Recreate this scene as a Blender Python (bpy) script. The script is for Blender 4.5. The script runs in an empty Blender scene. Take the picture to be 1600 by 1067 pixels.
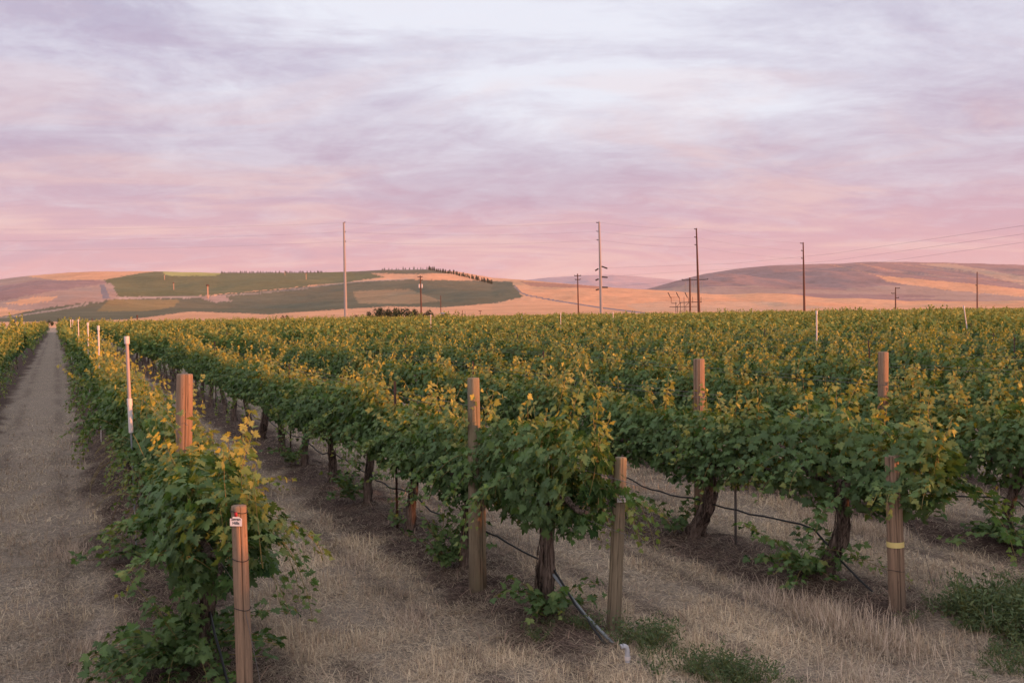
import bpy, math, random
import numpy as np
from math import radians as R, sin, cos, pi
from mathutils import Matrix, Vector
sc = bpy.context.scene
COL = sc.collection
rng = np.random.default_rng(7)

# ---------------------------------------------------------------- camera
F, H = 1556.0, 2.8
PITCH, ROLL = R(1.53), R(0.79)
fw = np.array([0, cos(PITCH), -sin(PITCH)]); r0 = np.array([1, 0, 0.]); u0 = np.cross(r0, fw)
rt = cos(ROLL)*r0 - sin(ROLL)*u0
up = sin(ROLL)*r0 + cos(ROLL)*u0
cam = bpy.data.cameras.new('camera'); co = bpy.data.objects.new('camera', cam); COL.objects.link(co)
M = Matrix(((rt[0], up[0], -fw[0], 0), (rt[1], up[1], -fw[1], 0), (rt[2], up[2], -fw[2], H), (0, 0, 0, 1)))
co.matrix_world = M
cam.sensor_width = 36; cam.lens = 36*F/1600; cam.clip_end = 30000; cam.clip_start = .1
sc.camera = co

# ---------------------------------------------------------------- light
SUN_EL, SUN_AZ = R(4.6), R(111)
sl = bpy.data.lights.new('sun', 'SUN'); so = bpy.data.objects.new('sun', sl); COL.objects.link(so)
sl.energy = 5.0; sl.angle = R(.6); sl.color = (1.0, .33, .10)
sd = Vector((sin(SUN_AZ)*cos(SUN_EL), cos(SUN_AZ)*cos(SUN_EL), sin(SUN_EL)))
so.rotation_euler = sd.to_track_quat('Z', 'Y').to_euler()
sc.view_settings.view_transform = 'Standard'; sc.view_settings.look = 'None'
sc.view_settings.exposure = 0.75; sc.view_settings.gamma = 1.0


class NT:
    """tiny node helper"""
    def __init__(s, tree): s.t = tree; s.n = tree.nodes; s.l = tree.links
    def new(s, kind, **kw):
        nd = s.n.new(kind)
        for k, v in kw.items():
            if k.startswith('i_'):
                key = k[2:]; key = int(key) if key.isdigit() else key.replace('_', ' ')
                if isinstance(v, bpy.types.NodeSocket): s.l.new(v, nd.inputs[key])
                else: nd.inputs[key].default_value = v
            else: setattr(nd, k, v)
        return nd
    def math(s, op, a, b=None, c=None, clamp=False):
        nd = s.n.new('ShaderNodeMath'); nd.operation = op; nd.use_clamp = clamp
        for i, v in enumerate((a, b, c)):
            if v is None: continue
            if isinstance(v, bpy.types.NodeSocket): s.l.new(v, nd.inputs[i])
            else: nd.inputs[i].default_value = v
        return nd.outputs[0]
    def mix(s, f, a, b, mode='MIX'):
        nd = s.n.new('ShaderNodeMix'); nd.data_type = 'RGBA'; nd.blend_type = mode
        for i, v in ((0, f), (6, a), (7, b)):
            if isinstance(v, bpy.types.NodeSocket): s.l.new(v, nd.inputs[i])
            else: nd.inputs[i].default_value = (v if i == 0 else (*v, 1) if len(v) == 3 else v)
        return nd.outputs[2]
    def noise(s, vec, scale, detail=4, rough=.55, dist=0.):
        nd = s.n.new('ShaderNodeTexNoise'); nd.inputs['Scale'].default_value = scale
        nd.inputs['Detail'].default_value = detail; nd.inputs['Roughness'].default_value = rough
        nd.inputs['Distortion'].default_value = dist
        if vec is not None: s.l.new(vec, nd.inputs['Vector'])
        return nd.outputs[0]
    def ramp(s, fac, lo, hi, a=0., b=1.):
        nd = s.n.new('ShaderNodeMapRange'); nd.interpolation_type = 'SMOOTHSTEP'
        s.l.new(fac, nd.inputs[0])
        for i, v in zip((1, 2, 3, 4), (lo, hi, a, b)): nd.inputs[i].default_value = v
        return nd.outputs[0]
    def scale(s, vec, v):
        nd = s.n.new('ShaderNodeMapping'); s.l.new(vec, nd.inputs[0]); nd.inputs['Scale'].default_value = v
        return nd.outputs[0]


# ---------------------------------------------------------------- sky: thin sunset cloud over a Nishita sky
world = bpy.data.worlds.new('World'); sc.world = world; world.use_nodes = True
w = NT(world.node_tree); w.n.clear()
tc = w.new('ShaderNodeTexCoord').outputs['Generated']
sep = w.new('ShaderNodeSeparateXYZ', i_0=tc)
sx, sy, sz = sep.outputs
zc = w.math('MAXIMUM', sz, 0.0)
den = w.math('ADD', zc, .17)
cv = w.new('ShaderNodeCombineXYZ', i_0=w.math('DIVIDE', sx, den), i_1=w.math('DIVIDE', sy, den), i_2=0.).outputs[0]
n_big = w.noise(w.scale(cv, (.9, 1.05, 1)), 1.0, 10, .64, .7)
n_str = w.noise(w.scale(cv, (.75, 1.7, 1)), 1.0, 9, .62, 1.2)
n_fin = w.noise(w.scale(cv, (3.6, 4.6, 1)), 1.0, 10, .70, .5)
az = w.math('ARCTAN2', sx, sy)                         # 0 ahead, + to the right
# vertical colour of the unlit cloud deck
cr = w.new('ShaderNodeValToRGB'); w.l.new(zc, cr.inputs[0])
els = cr.color_ramp.elements
stops = [(0.0, (.88, .46, .47)), (.035, (.84, .46, .51)), (.085, (.74, .46, .56)), (.15, (.60, .46, .60)), (.24, (.58, .51, .68)), (.40, (.50, .53, .70)), (1., (.50, .54, .66))]
els[0].position = 0; els[0].color = (*stops[0][1], 1); els[1].position = 1; els[1].color = (*stops[-1][1], 1)
for p_, c_ in stops[1:-1]:
    e = els.new(p_); e.color = (*c_, 1)
deck = cr.outputs[0]
# bright thin parts ahead and to the right
azc = w.math('SUBTRACT', az, .10)
gl = w.math('MULTIPLY', w.math('MULTIPLY', azc, azc), -4.5)
glow = w.math('POWER', 2.718, gl)
elf = w.ramp(zc, .06, .26)
br = w.math('MULTIPLY', w.math('ADD', w.math('MULTIPLY', glow, .98), .0), elf)
nb = w.ramp(n_big, .36, .64, -.35, .35)
brt = w.math('ADD', w.math('ADD', br, w.math('MULTIPLY', nb, elf)), w.math('MULTIPLY', w.math('SUBTRACT', n_fin, .5), 1.15), clamp=True)
col = w.mix(brt, deck, (.93, .95, 1.06))
# pink streaks low down, lavender-grey streaks between
low = w.ramp(zc, .34, .03)
st = w.math('MULTIPLY', w.ramp(n_str, .47, .66), low)
col = w.mix(w.math('MULTIPLY', st, .62), col, (.98, .66, .62))
dk = w.math('MULTIPLY', w.ramp(n_str, .50, .34), .34)
dk = w.math('MULTIPLY', dk, w.ramp(az, .55, -.35, .35, 1.))
col = w.mix(dk, col, (.50, .38, .55))
hr = w.math('MULTIPLY', w.ramp(zc, .075, .0), w.ramp(az, -.55, .45, .25, .85))
col = w.mix(w.math('MULTIPLY', hr, .55), col, (1.02, .64, .60))
sky = w.new('ShaderNodeTexSky'); sky.sky_type = 'NISHITA'; sky.sun_disc = False
sky.sun_elevation = SUN_EL; sky.sun_rotation = SUN_AZ
bg1 = w.new('ShaderNodeBackground', i_0=sky.outputs[0], i_1=.10)
back = w.ramp(sy, .25, -.5)                             # the sunset side, behind the camera, is the bright side of the sky
col = w.mix(back, col, w.mix(.5, col, (1., .88, .78)))
gain = w.math('MULTIPLY', w.math('ADD', .575, w.math('MULTIPLY', back, .46)), w.ramp(sz, .45, .9, 1., 1.15))
bg2 = w.new('ShaderNodeBackground', i_0=col, i_1=gain)
ms = w.new('ShaderNodeMixShader', i_0=.90, i_1=bg1.outputs[0], i_2=bg2.outputs[0])
wo = w.new('ShaderNodeOutputWorld', i_0=ms.outputs[0])

# ---------------------------------------------------------------- frame of the vineyard rows
TH = R(24.59)
U = np.array([-sin(TH), cos(TH)]); V = np.array([cos(TH), sin(TH)])
P0, PS = 1.03, 3.0                                     # row A is the first right of the path
def rowp(n): return -1.97 if n < 0 else P0 + PS*n
USTART, UEND, VS = 8.1, 232., 1.95
def xy(u, p): return U*u + V*p
def proj(X, Y, Z):
    d = np.stack([np.asarray(X, float), np.asarray(Y, float), np.asarray(Z, float) - H], -1)
    w_ = d @ fw
    return 800 + F*(d @ rt)/w_, 533.5 - F*(d @ up)/w_, w_
def hor(x): return 492.0 - (x-800)*math.tan(ROLL)

def _hash(ix, iy, s):
    h = (ix.astype(np.int64)*374761393 + iy.astype(np.int64)*668265263 + s*1442695041) & 0xffffffff
    h = ((h ^ (h >> 13))*1274126177) & 0xffffffff
    return ((h ^ (h >> 16)) & 0xffff)/65535.0
def vnoise(x, y, s=0):
    x = np.asarray(x, float); y = np.asarray(y, float)
    ix = np.floor(x); iy = np.floor(y); fx = x-ix; fy = y-iy
    fx = fx*fx*(3-2*fx); fy = fy*fy*(3-2*fy)
    a = _hash(ix, iy, s); b = _hash(ix+1, iy, s); c = _hash(ix, iy+1, s); d = _hash(ix+1, iy+1, s)
    return (a+(b-a)*fx)*(1-fy) + (c+(d-c)*fx)*fy
def fbm(x, y, s=0, o=4):
    t = 0; a = .5; n = 0
    for k in range(o):
        t = t + a*vnoise(x*2**k, y*2**k, s+k*17); n += a; a *= .5
    return t/n
def sst(x, a, b):
    t = np.clip((x-a)/(b-a), 0, 1); return t*t*(3-2*t)

def upc(X, Y): return U[0]*X + U[1]*Y, V[0]*X + V[1]*Y
def rowdist(u, p):
    d = np.abs(((p-P0)/PS + .5) % 1 - .5)*PS
    d = np.where(p < P0-1.6, np.abs(p+1.97), d)
    d = np.where(p < -4.2, 9, d)
    return np.where((u > 5.8) & (u < UEND+2) | (u < -6), d, 9.)
def soilmask(X, Y):
    u, p = upc(X, Y)
    d = rowdist(u, p) + (fbm(X*1.3, Y*1.3, 5, 4)-.5)*.75
    d0 = rowdist(u, p); rut = np.exp(-((d0-1.02)/.13)**2)*sst(fbm(X*.7, Y*.7, 15, 3), .30, .55)*np.where((p > -1.5) & (p < .5), .38, .7)*(u > 3)
    return np.maximum(sst(d, .80, .42)*sst(u + (fbm(X, Y, 9)-.5)*2, 6.0, 7.2), rut)
def GR(r): return np.interp(r, [12, 20, 30, 45, 80, 150, 330], [0, .08, .20, .34, .42, .40, .36])
def gz(X, Y):
    X = np.asarray(X, float); Y = np.asarray(Y, float)
    r = np.hypot(X, Y); u, p = upc(X, Y)
    g = np.where(u < 0, GR(r)*.0, GR(r)) + .95*sst(-u, -3.5, 5.0)            # added bank behind the camera, shaped to shade the foreground
    nf = sst(r, 60, 25)
    b = rowdist(u, p)
    g = g + .09*np.exp(-(b/.42)**2)*nf
    g = g + ((fbm(X*1.1, Y*1.1, 3, 4)-.5)*.07 + (fbm(X*5, Y*5, 31, 3)-.5)*.03*(1+1.2*soilmask(X, Y)))*nf
    tr = np.minimum(np.abs(p+1.1), np.abs(p-.15))
    return g - .02*np.exp(-(tr/.22)**2)*nf
def gz1(P): return float(gz(P[0], P[1]))

# far terrain: elevation over (pixel-like azimuth x, depth z)
def ip(x, pts):
    a = np.array(pts, float); return np.interp(x, a[:, 0], a[:, 1])
SKY1 = [(-1400, 452), (-500, 440), (-100, 441), (0, 437), (30, 433), (60, 430), (110, 426), (150, 424.5), (240, 424), (300, 425.5), (345, 426.5), (500, 426), (560, 424), (600, 422), (670, 421), (720, 425), (770, 434),
        (820, 437.5), (860, 441), (960, 449.5), (1040, 454), (1100, 459), (1200, 466), (1300, 471), (1400, 475.5), (1500, 479), (1600, 480.5), (2000, 478), (3200, 470)]
SKY2 = [(700, 500), (900, 474), (1000, 455), (1040, 444), (1060, 438.5), (1100, 428.5), (1150, 420.5), (1200, 415.5), (1250, 413), (1310, 412), (1340, 410), (1370, 409), (1430, 409.5), (1500, 411), (1600, 414), (1800, 421), (2200, 436), (3200, 452)]
SKY3 = [(600, 460), (700, 446), (800, 440), (860, 433.5), (920, 430), (960, 429.5), (1000, 432), (1060, 438), (1120, 446), (1300, 455), (3200, 455)]
def farz(X, Y):
    z = np.maximum(Y, 60.0); x = 800 + F*X/z; ho = 492.0 - (x-800)*math.tan(ROLL)
    def lay(sk, z0, z1, yb, pw, off=0.):
        yr = ip(x, sk); er = H + (ho-yr)*z1/F
        s = np.clip((z-z0)/(z1-z0), 0, 1)
        yy = yb(x) + (yr-yb(x))*s**pw
        e = H + (ho-yy)*z/F
        # wide crown then back slope
        q = np.clip((z-z1)/(z1*.55), 0, None)
        e = np.where(z > z1, er*(1-.9*sst(q, 0, 1)) - q*2, e)
        return e
    Z1 = ip(x, [(-1000, 1900), (720, 1900), (900, 1350), (3000, 1350)])
    b1 = lambda xx: 492.0 - (xx-800)*math.tan(ROLL) + ip(xx, [(-200, 6), (300, 4.), (560, 2), (800, .5), (1600, 1.)])
    e1 = lay(SKY1, 330, Z1, b1, .78)
    e2 = lay(SKY2, 1500, 3000, lambda xx: ip(xx, [(900, 492), (1050, 470), (1200, 478), (1600, 484), (3000, 484)]), .75)
    e3 = lay(SKY3, 3800, 6200, lambda xx: xx*0+480., .7)
    e2 = np.where(z < 1500, e2-(1500-z)*.12, e2); e3 = np.where(z < 3800, e3-(3800-z)*.12, e3)
    und = (fbm(X/260, Y/260, 41, 3)-.5)*26*sst(z, 420, 900)*sst(Z1-z, 40, 420) + (fbm(X/70, Y/110, 77, 3)-.5)*7.*sst(z, 500, 900)*sst(Z1-z, 0, 300)
    rg = (fbm(X/330+Y/900, Y/700, 55, 4)-.5)*85*sst(z, 1700, 2300)*sst(3000-z, 60, 600)
    rg = rg + (fbm(X/110+Y/400, Y/260, 58, 4)-.5)*26*sst(z, 1700, 2200)*sst(3000-z, 30, 400)
    r3 = (fbm(X/420, Y/900, 66, 4)-.5)*90*sst(z, 4200, 5000)*sst(6200-z, 60, 900)
    return np.maximum(np.maximum(e1+und, e2+rg), e3+r3)
def height(X, Y):
    r = np.hypot(X, Y)
    t = sst(r, 300, 380)*(Y > 0)
    fa = np.where(Y > 0, farz(X, np.maximum(Y, 1)), .6)
    fr = sst(np.degrees(np.abs(np.arctan2(X, Y))), 62, 48)   # hills die out to the sides
    fa = .6 + (fa-.6)*fr
    return gz(X, Y)*(1-t) + fa*t

# ---------------------------------------------------------------- mesh helpers
def new_mesh(name, verts, faces, mat=None, smooth=False, attrs=None):
    """faces: int array (n,3) or (n,4), or list of such arrays"""
    me = bpy.data.meshes.new(name)
    verts = np.asarray(verts, np.float32).reshape(-1, 3)
    if not isinstance(faces, list): faces = [faces]
    faces = [np.asarray(f, np.int32) for f in faces if len(f)]
    me.vertices.add(len(verts)); me.vertices.foreach_set('co', verts.ravel())
    nl = sum(f.size for f in faces); npoly = sum(len(f) for f in faces)
    me.loops.add(nl); me.polygons.add(npoly)
    me.loops.foreach_set('vertex_index', np.concatenate([f.ravel() for f in faces]))
    tot = np.concatenate([np.full(len(f), f.shape[1], np.int32) for f in faces])
    st_ = np.concatenate([[0], np.cumsum(tot)[:-1]]).astype(np.int32)
    me.polygons.foreach_set('loop_start', st_)
    me.update(calc_edges=True)
    if smooth: me.polygons.foreach_set('use_smooth', np.ones(npoly, bool))
    for k, a in (attrs or {}).items():
        a = np.asarray(a, np.float32)
        if a.ndim == 1:
            at = me.attributes.new(k, 'FLOAT', 'POINT'); at.data.foreach_set('value', a)
        else:
            at = me.attributes.new(k, 'FLOAT_COLOR', 'POINT')
            at.data.foreach_set('color', np.hstack([a, np.ones((len(a), 1), np.float32)]).ravel())
    if mat: me.materials.append(mat)
    me.validate()
    return me
def obj(name, me, parent=None, loc=None, rz=0., label=None, cat=None, group=None, kind=None, rot=None, scale=None):
    o = bpy.data.objects.new(name, me); COL.objects.link(o)
    if parent: o.parent = parent
    if loc is not None: o.location = loc
    if rot is not None: o.rotation_euler = rot
    elif rz: o.rotation_euler = (0, 0, rz)
    if scale is not None: o.scale = (scale,)*3 if isinstance(scale, (int, float)) else scale
    if label: o['label'] = label
    if cat: o['category'] = cat
    if group: o['group'] = group
    if kind: o['kind'] = kind
    return o
class MB:
    def __init__(s): s.v = []; s.f3 = []; s.f4 = []; s.n = 0; s.a = []
    def add(s, v, f, a=0.):
        v = np.asarray(v, float).reshape(-1, 3); f = np.asarray(f, int)
        (s.f3 if f.shape[1] == 3 else s.f4).append(f + s.n); s.v.append(v); s.n += len(v)
        s.a.append(np.broadcast_to(np.asarray(a, float), (len(v),)))
        return s
    def tube(s, pts, rad, sides=8, cap=True, a=0., bump=None):
        pts = np.asarray(pts, float); n = len(pts); rad = np.broadcast_to(np.asarray(rad, float), (n,))
        t = np.gradient(pts, axis=0); t /= np.linalg.norm(t, axis=1, keepdims=True)+1e-12
        ref = np.array([1., 0, 0]) if abs(t[0][0]) < .8 else np.array([0, 1., 0])
        x = np.cross(t, ref); x /= np.linalg.norm(x, axis=1, keepdims=True)+1e-12; y = np.cross(t, x)
        an = np.arange(sides)/sides*2*pi
        rr = rad[:, None]*np.ones((1, sides))
        if bump is not None: rr = rr*(1+bump(np.arange(n)[:, None]/n, an[None, :]))
        v = pts[:, None]+rr[..., None]*(np.cos(an)[None, :, None]*x[:, None]+np.sin(an)[None, :, None]*y[:, None])
        i = np.arange(n-1)[:, None]*sides; j = np.arange(sides)[None]; k = (j+1) % sides
        f = np.stack([i+j, i+k, i+sides+k, i+sides+j], -1).reshape(-1, 4)
        base = s.n
        s.add(v.reshape(-1, 3), f, a)
        if cap and sides >= 3:
            for row, fl in ((0, True), (n-1, False)):
                c = pts[row]; ring = v[row]
                vv = np.vstack([ring, c]); m = sides
                ff = np.array([[q, (q+1) % m, m] if not fl else [(q+1) % m, q, m] for q in range(m)])
                s.add(vv, ff, a)
        return s
    def box(s, c, d, rz=0., a=0.):
        c = np.asarray(c, float); d = np.asarray(d, float)/2
        q = np.array([[x, y, z] for x in (-1, 1) for y in (-1, 1) for z in (-1, 1)])*d
        q = np.stack([q[:, 0]*cos(rz)-q[:, 1]*sin(rz), q[:, 0]*sin(rz)+q[:, 1]*cos(rz), q[:, 2]], -1)+c
        s.add(q, [[0, 1, 3, 2], [4, 6, 7, 5], [0, 4, 5, 1], [2, 3, 7, 6], [0, 2, 6, 4], [1, 5, 7, 3]], a); return s
    def mesh(s, name, mat, smooth=False, attr=None):
        return new_mesh(name, np.vstack(s.v), [np.vstack(q) for q in (s.f3, s.f4) if q], mat, smooth, {attr: np.concatenate(s.a)} if attr else None)

# ---------------------------------------------------------------- materials
def mat(name, base=(.5, .5, .5), rough=.8, spec=.3, metal=0.):
    m = bpy.data.materials.new(name); m.use_nodes = True; t = NT(m.node_tree)
    b = t.n['Principled BSDF']; b.inputs['Base Color'].default_value = (*base, 1)
    b.inputs['Roughness'].default_value = rough; b.inputs['Specular IOR Level'].default_value = spec; b.inputs['Metallic'].default_value = metal
    return m, t, b
def objco(t): return t.new('ShaderNodeTexCoord').outputs['Object']
def bump(t, b, h, strength, dist):
    n = t.new('ShaderNodeBump', i_Strength=strength, i_Distance=dist, i_Height=h); t.l.new(n.outputs[0], b.inputs['Normal'])

def leaf_material(name, dark, midc, young, under=.25):
    m, t, b = mat(name, rough=.62, spec=.22)
    a = t.new('ShaderNodeAttribute', attribute_name='tone').outputs['Fac']      # 0 old .. 1 young, raised on vine tops for painted gold light
    oi = t.new('ShaderNodeObjectInfo').outputs['Random']
    wn = t.new('ShaderNodeNewGeometry')
    n1 = t.noise(wn.outputs['Position'], 1.3, 3)
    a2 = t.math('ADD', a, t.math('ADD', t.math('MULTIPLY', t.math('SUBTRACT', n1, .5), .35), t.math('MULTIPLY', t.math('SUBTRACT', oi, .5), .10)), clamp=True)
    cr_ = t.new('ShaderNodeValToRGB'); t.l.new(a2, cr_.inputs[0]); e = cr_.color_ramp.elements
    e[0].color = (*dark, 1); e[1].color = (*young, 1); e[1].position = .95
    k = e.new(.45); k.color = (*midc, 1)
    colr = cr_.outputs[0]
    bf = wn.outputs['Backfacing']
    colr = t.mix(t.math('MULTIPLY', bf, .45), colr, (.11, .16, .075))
    t.l.new(colr, b.inputs['Base Color'])
    tr = t.new('ShaderNodeBsdfTranslucent'); t.l.new(t.mix(1., colr, (1.5, 1.35, .6), 'MULTIPLY'), tr.inputs[0])
    ms_ = t.new('ShaderNodeMixShader', i_0=.24, i_1=b.outputs[0], i_2=tr.outputs[0])
    t.l.new(ms_.outputs[0], t.n['Material Output'].inputs[0])
    return m
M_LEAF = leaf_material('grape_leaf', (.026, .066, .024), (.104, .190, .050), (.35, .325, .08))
M_WEED = leaf_material('weed_leaf', (.055, .085, .04), (.09, .13, .06), (.20, .22, .10))
M_TREE = leaf_material('tree_leaf', (.012, .022, .011), (.022, .036, .015), (.05, .062, .024))
M_STRAW = None
def straw_material():
    m, t, b = mat('dry_grass', rough=.75, spec=.25)
    a = t.new('ShaderNodeAttribute', attribute_name='Col').outputs['Color']
    t.l.new(a, b.inputs['Base Color'])
    tr = t.new('ShaderNodeBsdfTranslucent'); t.l.new(a, tr.inputs[0])
    ms_ = t.new('ShaderNodeMixShader', i_0=.2, i_1=b.outputs[0], i_2=tr.outputs[0]); t.l.new(ms_.outputs[0], t.n['Material Output'].inputs[0])
    return m
M_STRAW = straw_material()

def bark_material():
    m, t, b = mat('vine_bark', rough=.9, spec=.15)
    c = objco(t)
    n = t.noise(t.scale(c, (26, 26, 3.)), 1., 6, .7, 1.2)
    col_ = t.mix(t.ramp(n, .35, .68), (.022, .016, .013), (.24, .18, .15))
    t.l.new(col_, b.inputs['Base Color']); bump(t, b, n, 1., .03); return m
M_BARK = bark_material()
def wood_material(name, lo, hi, tint):
    m, t, b = mat(name, rough=.85, spec=.2)
    c = objco(t); rnd = t.new('ShaderNodeObjectInfo').outputs['Random']
    n = t.noise(t.scale(c, (64, 64, 2.6)), 1., 7, .7, .5); n2 = t.noise(t.scale(c, (4, 4, 1.5)), 1., 4)
    n3 = t.noise(t.scale(c, (60, 60, 14)), 1., 3)
    col_ = t.mix(t.ramp(n, .2, .72), lo, hi)
    col_ = t.mix(t.ramp(n2, .45, .75), col_, tint)
    col_ = t.mix(t.math('MULTIPLY', t.ramp(n3, .62, .74), .5), col_, (.07, .045, .035))
    zz_ = t.new('ShaderNodeSeparateXYZ', i_0=c).outputs[2]
    st2 = t.math('MULTIPLY', t.ramp(t.math('ADD', zz_, t.math('MULTIPLY', n2, .5)), .75, .2), .5)
    col_ = t.mix(st2, col_, (.085, .065, .05))
    a = t.new('ShaderNodeAttribute', attribute_name='crack').outputs['Fac']
    col_ = t.mix(a, col_, (.025, .018, .014))
    t.l.new(col_, b.inputs['Base Color']); bump(t, b, n, .7, .01); return m
M_WOOD = wood_material('weathered_wood', (.13, .09, .064), (.31, .205, .14), (.17, .13, .10))
M_WOODG = wood_material('greyed_wood', (.115, .092, .062), (.25, .20, .14), (.19, .165, .10))
M_POLEW = mat('utility_wood', (.10, .048, .035), .9, .1)[0]
M_POLES = mat('galvanised_pole', (.27, .24, .24), .7, .3)[0]
M_DARK = mat('dark_fitting', (.03, .025, .025), .7)[0]
M_WIRE = mat('galvanised_wire', (.16, .15, .15), .5, .5, .5)[0]
M_HOSE = mat('black_polythene', (.012, .012, .013), .45, .5)[0]
M_HOSEG = mat('grey_tubing', (.20, .22, .24), .35, .5)[0]
M_STAKE = mat('rusty_steel', (.075, .045, .036), .85, .3, .2)[0]
M_STAKEG = mat('grey_steel', (.16, .145, .14), .7, .4, .3)[0]
M_PVC, t_, b_ = mat('white_pvc', (.70, .62, .62), .45, .5)
n_ = t_.noise(t_.scale(objco(t_), (6, 6, 5)), 1., 4); t_.l.new(t_.mix(t_.ramp(n_, .55, .75), (.56, .50, .50), (.40, .34, .32)), b_.inputs['Base Color'])
M_PVCS = mat('pinkish_pvc_shaft', (.34, .27, .26), .5, .3)[0]
M_TAG = mat('white_tag', (.62, .58, .60), .5)[0]
M_RED = mat('red_tie', (.34, .02, .03), .5)[0]
M_INK = mat('black_ink', (.02, .015, .02), .7)[0]
M_BAND = mat('yellow_band', (.62, .50, .20), .7)[0]
M_CANE, t_, b_ = mat('green_cane', (.14, .15, .045), .6, .3)
M_TENDRIL = mat('shoot_stem', (.22, .17, .06), .6, .3)[0]
M_CONC = mat('pale_crust', (.40, .40, .43), .9)[0]

# ground
def ground_material(name, path=False):
    m, t, b = mat(name, rough=.95, spec=.1)
    pos = t.new('ShaderNodeNewGeometry').outputs['Position']
    soil = t.new('ShaderNodeAttribute', attribute_name='soil').outputs['Fac']
    # straw matted along and across
    rot = t.new('ShaderNodeMapping', i_0=pos); rot.inputs['Rotation'].default_value = (0, 0, -TH); rp = rot.outputs[0]
    a1 = t.noise(t.scale(rp, (60, 14, 1)), 1., 5, .65, 1.5); a2 = t.noise(t.scale(rp, (13, 55, 1)), 1., 5, .65, 1.5)
    st_ = t.math('MAXIMUM', a1, a2)
    big = t.noise(pos, .9, 5, .6); mid_ = t.noise(pos, 4.2, 5, .65)
    straw = t.mix(t.ramp(st_, .46, .68), (.14, .115, .09), (.68, .55, .40) if not path else (.64, .52, .395))
    straw = t.mix(t.ramp(big, .40, .62), straw, t.mix(.5, straw, (.26, .21, .17)))
    straw = t.mix(t.math('MULTIPLY', t.ramp(mid_, .55, .72), .4), straw, (.16, .125, .10))
    so_ = t.mix(t.ramp(a1, .4, .66), (.05, .035, .028), (.21, .148, .118))
    so_ = t.mix(t.ramp(mid_, .48, .66), so_, (.055, .036, .03))
    c = t.mix(soil, straw, so_)
    t.l.new(c, b.inputs['Base Color'])
    h = t.math('ADD', t.math('MULTIPLY', st_, .6), mid_)
    bump(t, b, h, .9, .04)
    return m
M_GROUND = ground_material('ground_straw'); M_PATH = ground_material('path_straw', True)
def hill_material():
    m, t, b = mat('hill_fields', rough=1., spec=0.)
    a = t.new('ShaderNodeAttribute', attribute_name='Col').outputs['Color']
    pos = t.new('ShaderNodeNewGeometry').outputs['Position']
    n = t.noise(pos, .09, 6, .7); n2 = t.noise(pos, .012, 5, .6); n3 = t.noise(pos, .5, 3, .7)
    k = t.math('ADD', t.math('MULTIPLY', t.math('SUBTRACT', n, .5), .9), t.math('ADD', .95, t.math('MULTIPLY', t.math('SUBTRACT', n2, .5), .7)))
    cc = t.new('ShaderNodeCombineXYZ', i_0=k, i_1=k, i_2=k).outputs[0]
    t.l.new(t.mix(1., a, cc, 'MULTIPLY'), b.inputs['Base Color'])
    b.inputs['Sheen Weight'].default_value = .16; b.inputs['Sheen Roughness'].default_value = .55; t.l.new(t.mix(.0, a, (1, 1, 1)), b.inputs['Sheen Tint'])
    h = t.math('ADD', n, t.math('MULTIPLY', n3, .5))
    nd = t.new('ShaderNodeBump', i_Strength=.35, i_Distance=2.5, i_Height=h); t.l.new(nd.outputs[0], b.inputs['Normal'])
    return m
M_HILL = hill_material()
M_ROAD = mat('road_gravel', (.20, .17, .18), .9, .1)[0]

# ---------------------------------------------------------------- terrain sheet
def in_poly(x, y, poly):
    p = np.array(poly, float); ins = np.zeros(x.shape, bool); j = len(p)-1
    for i in range(len(p)):
        c = ((p[i, 1] > y) != (p[j, 1] > y)) & (x < (p[j, 0]-p[i, 0])*(y-p[i, 1])/(p[j, 1]-p[i, 1]+1e-9)+p[i, 0])
        ins ^= c; j = i
    return ins
def near_line(x, y, pts, wd):
    out = np.zeros(x.shape, bool)
    for (x0, y0), (x1, y1) in zip(pts[:-1], pts[1:]):
        L = (x1-x0)**2+(y1-y0)**2; t = np.clip(((x-x0)*(x1-x0)+(y-y0)*(y1-y0))/L, 0, 1)
        out |= np.hypot(x-x0-t*(x1-x0), y-y0-t*(y1-y0)) < wd
    return out
GOLD = (.57, .325, .20); GOLD2 = (.46, .33, .24); SAGE = (.27, .185, .18); SAGE2 = (.33, .24, .205); VGR = (.135, .14, .078); VDK = (.125, .125, .088); BRN = (.36, .20, .15); PALE = (.40, .31, .27)
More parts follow.
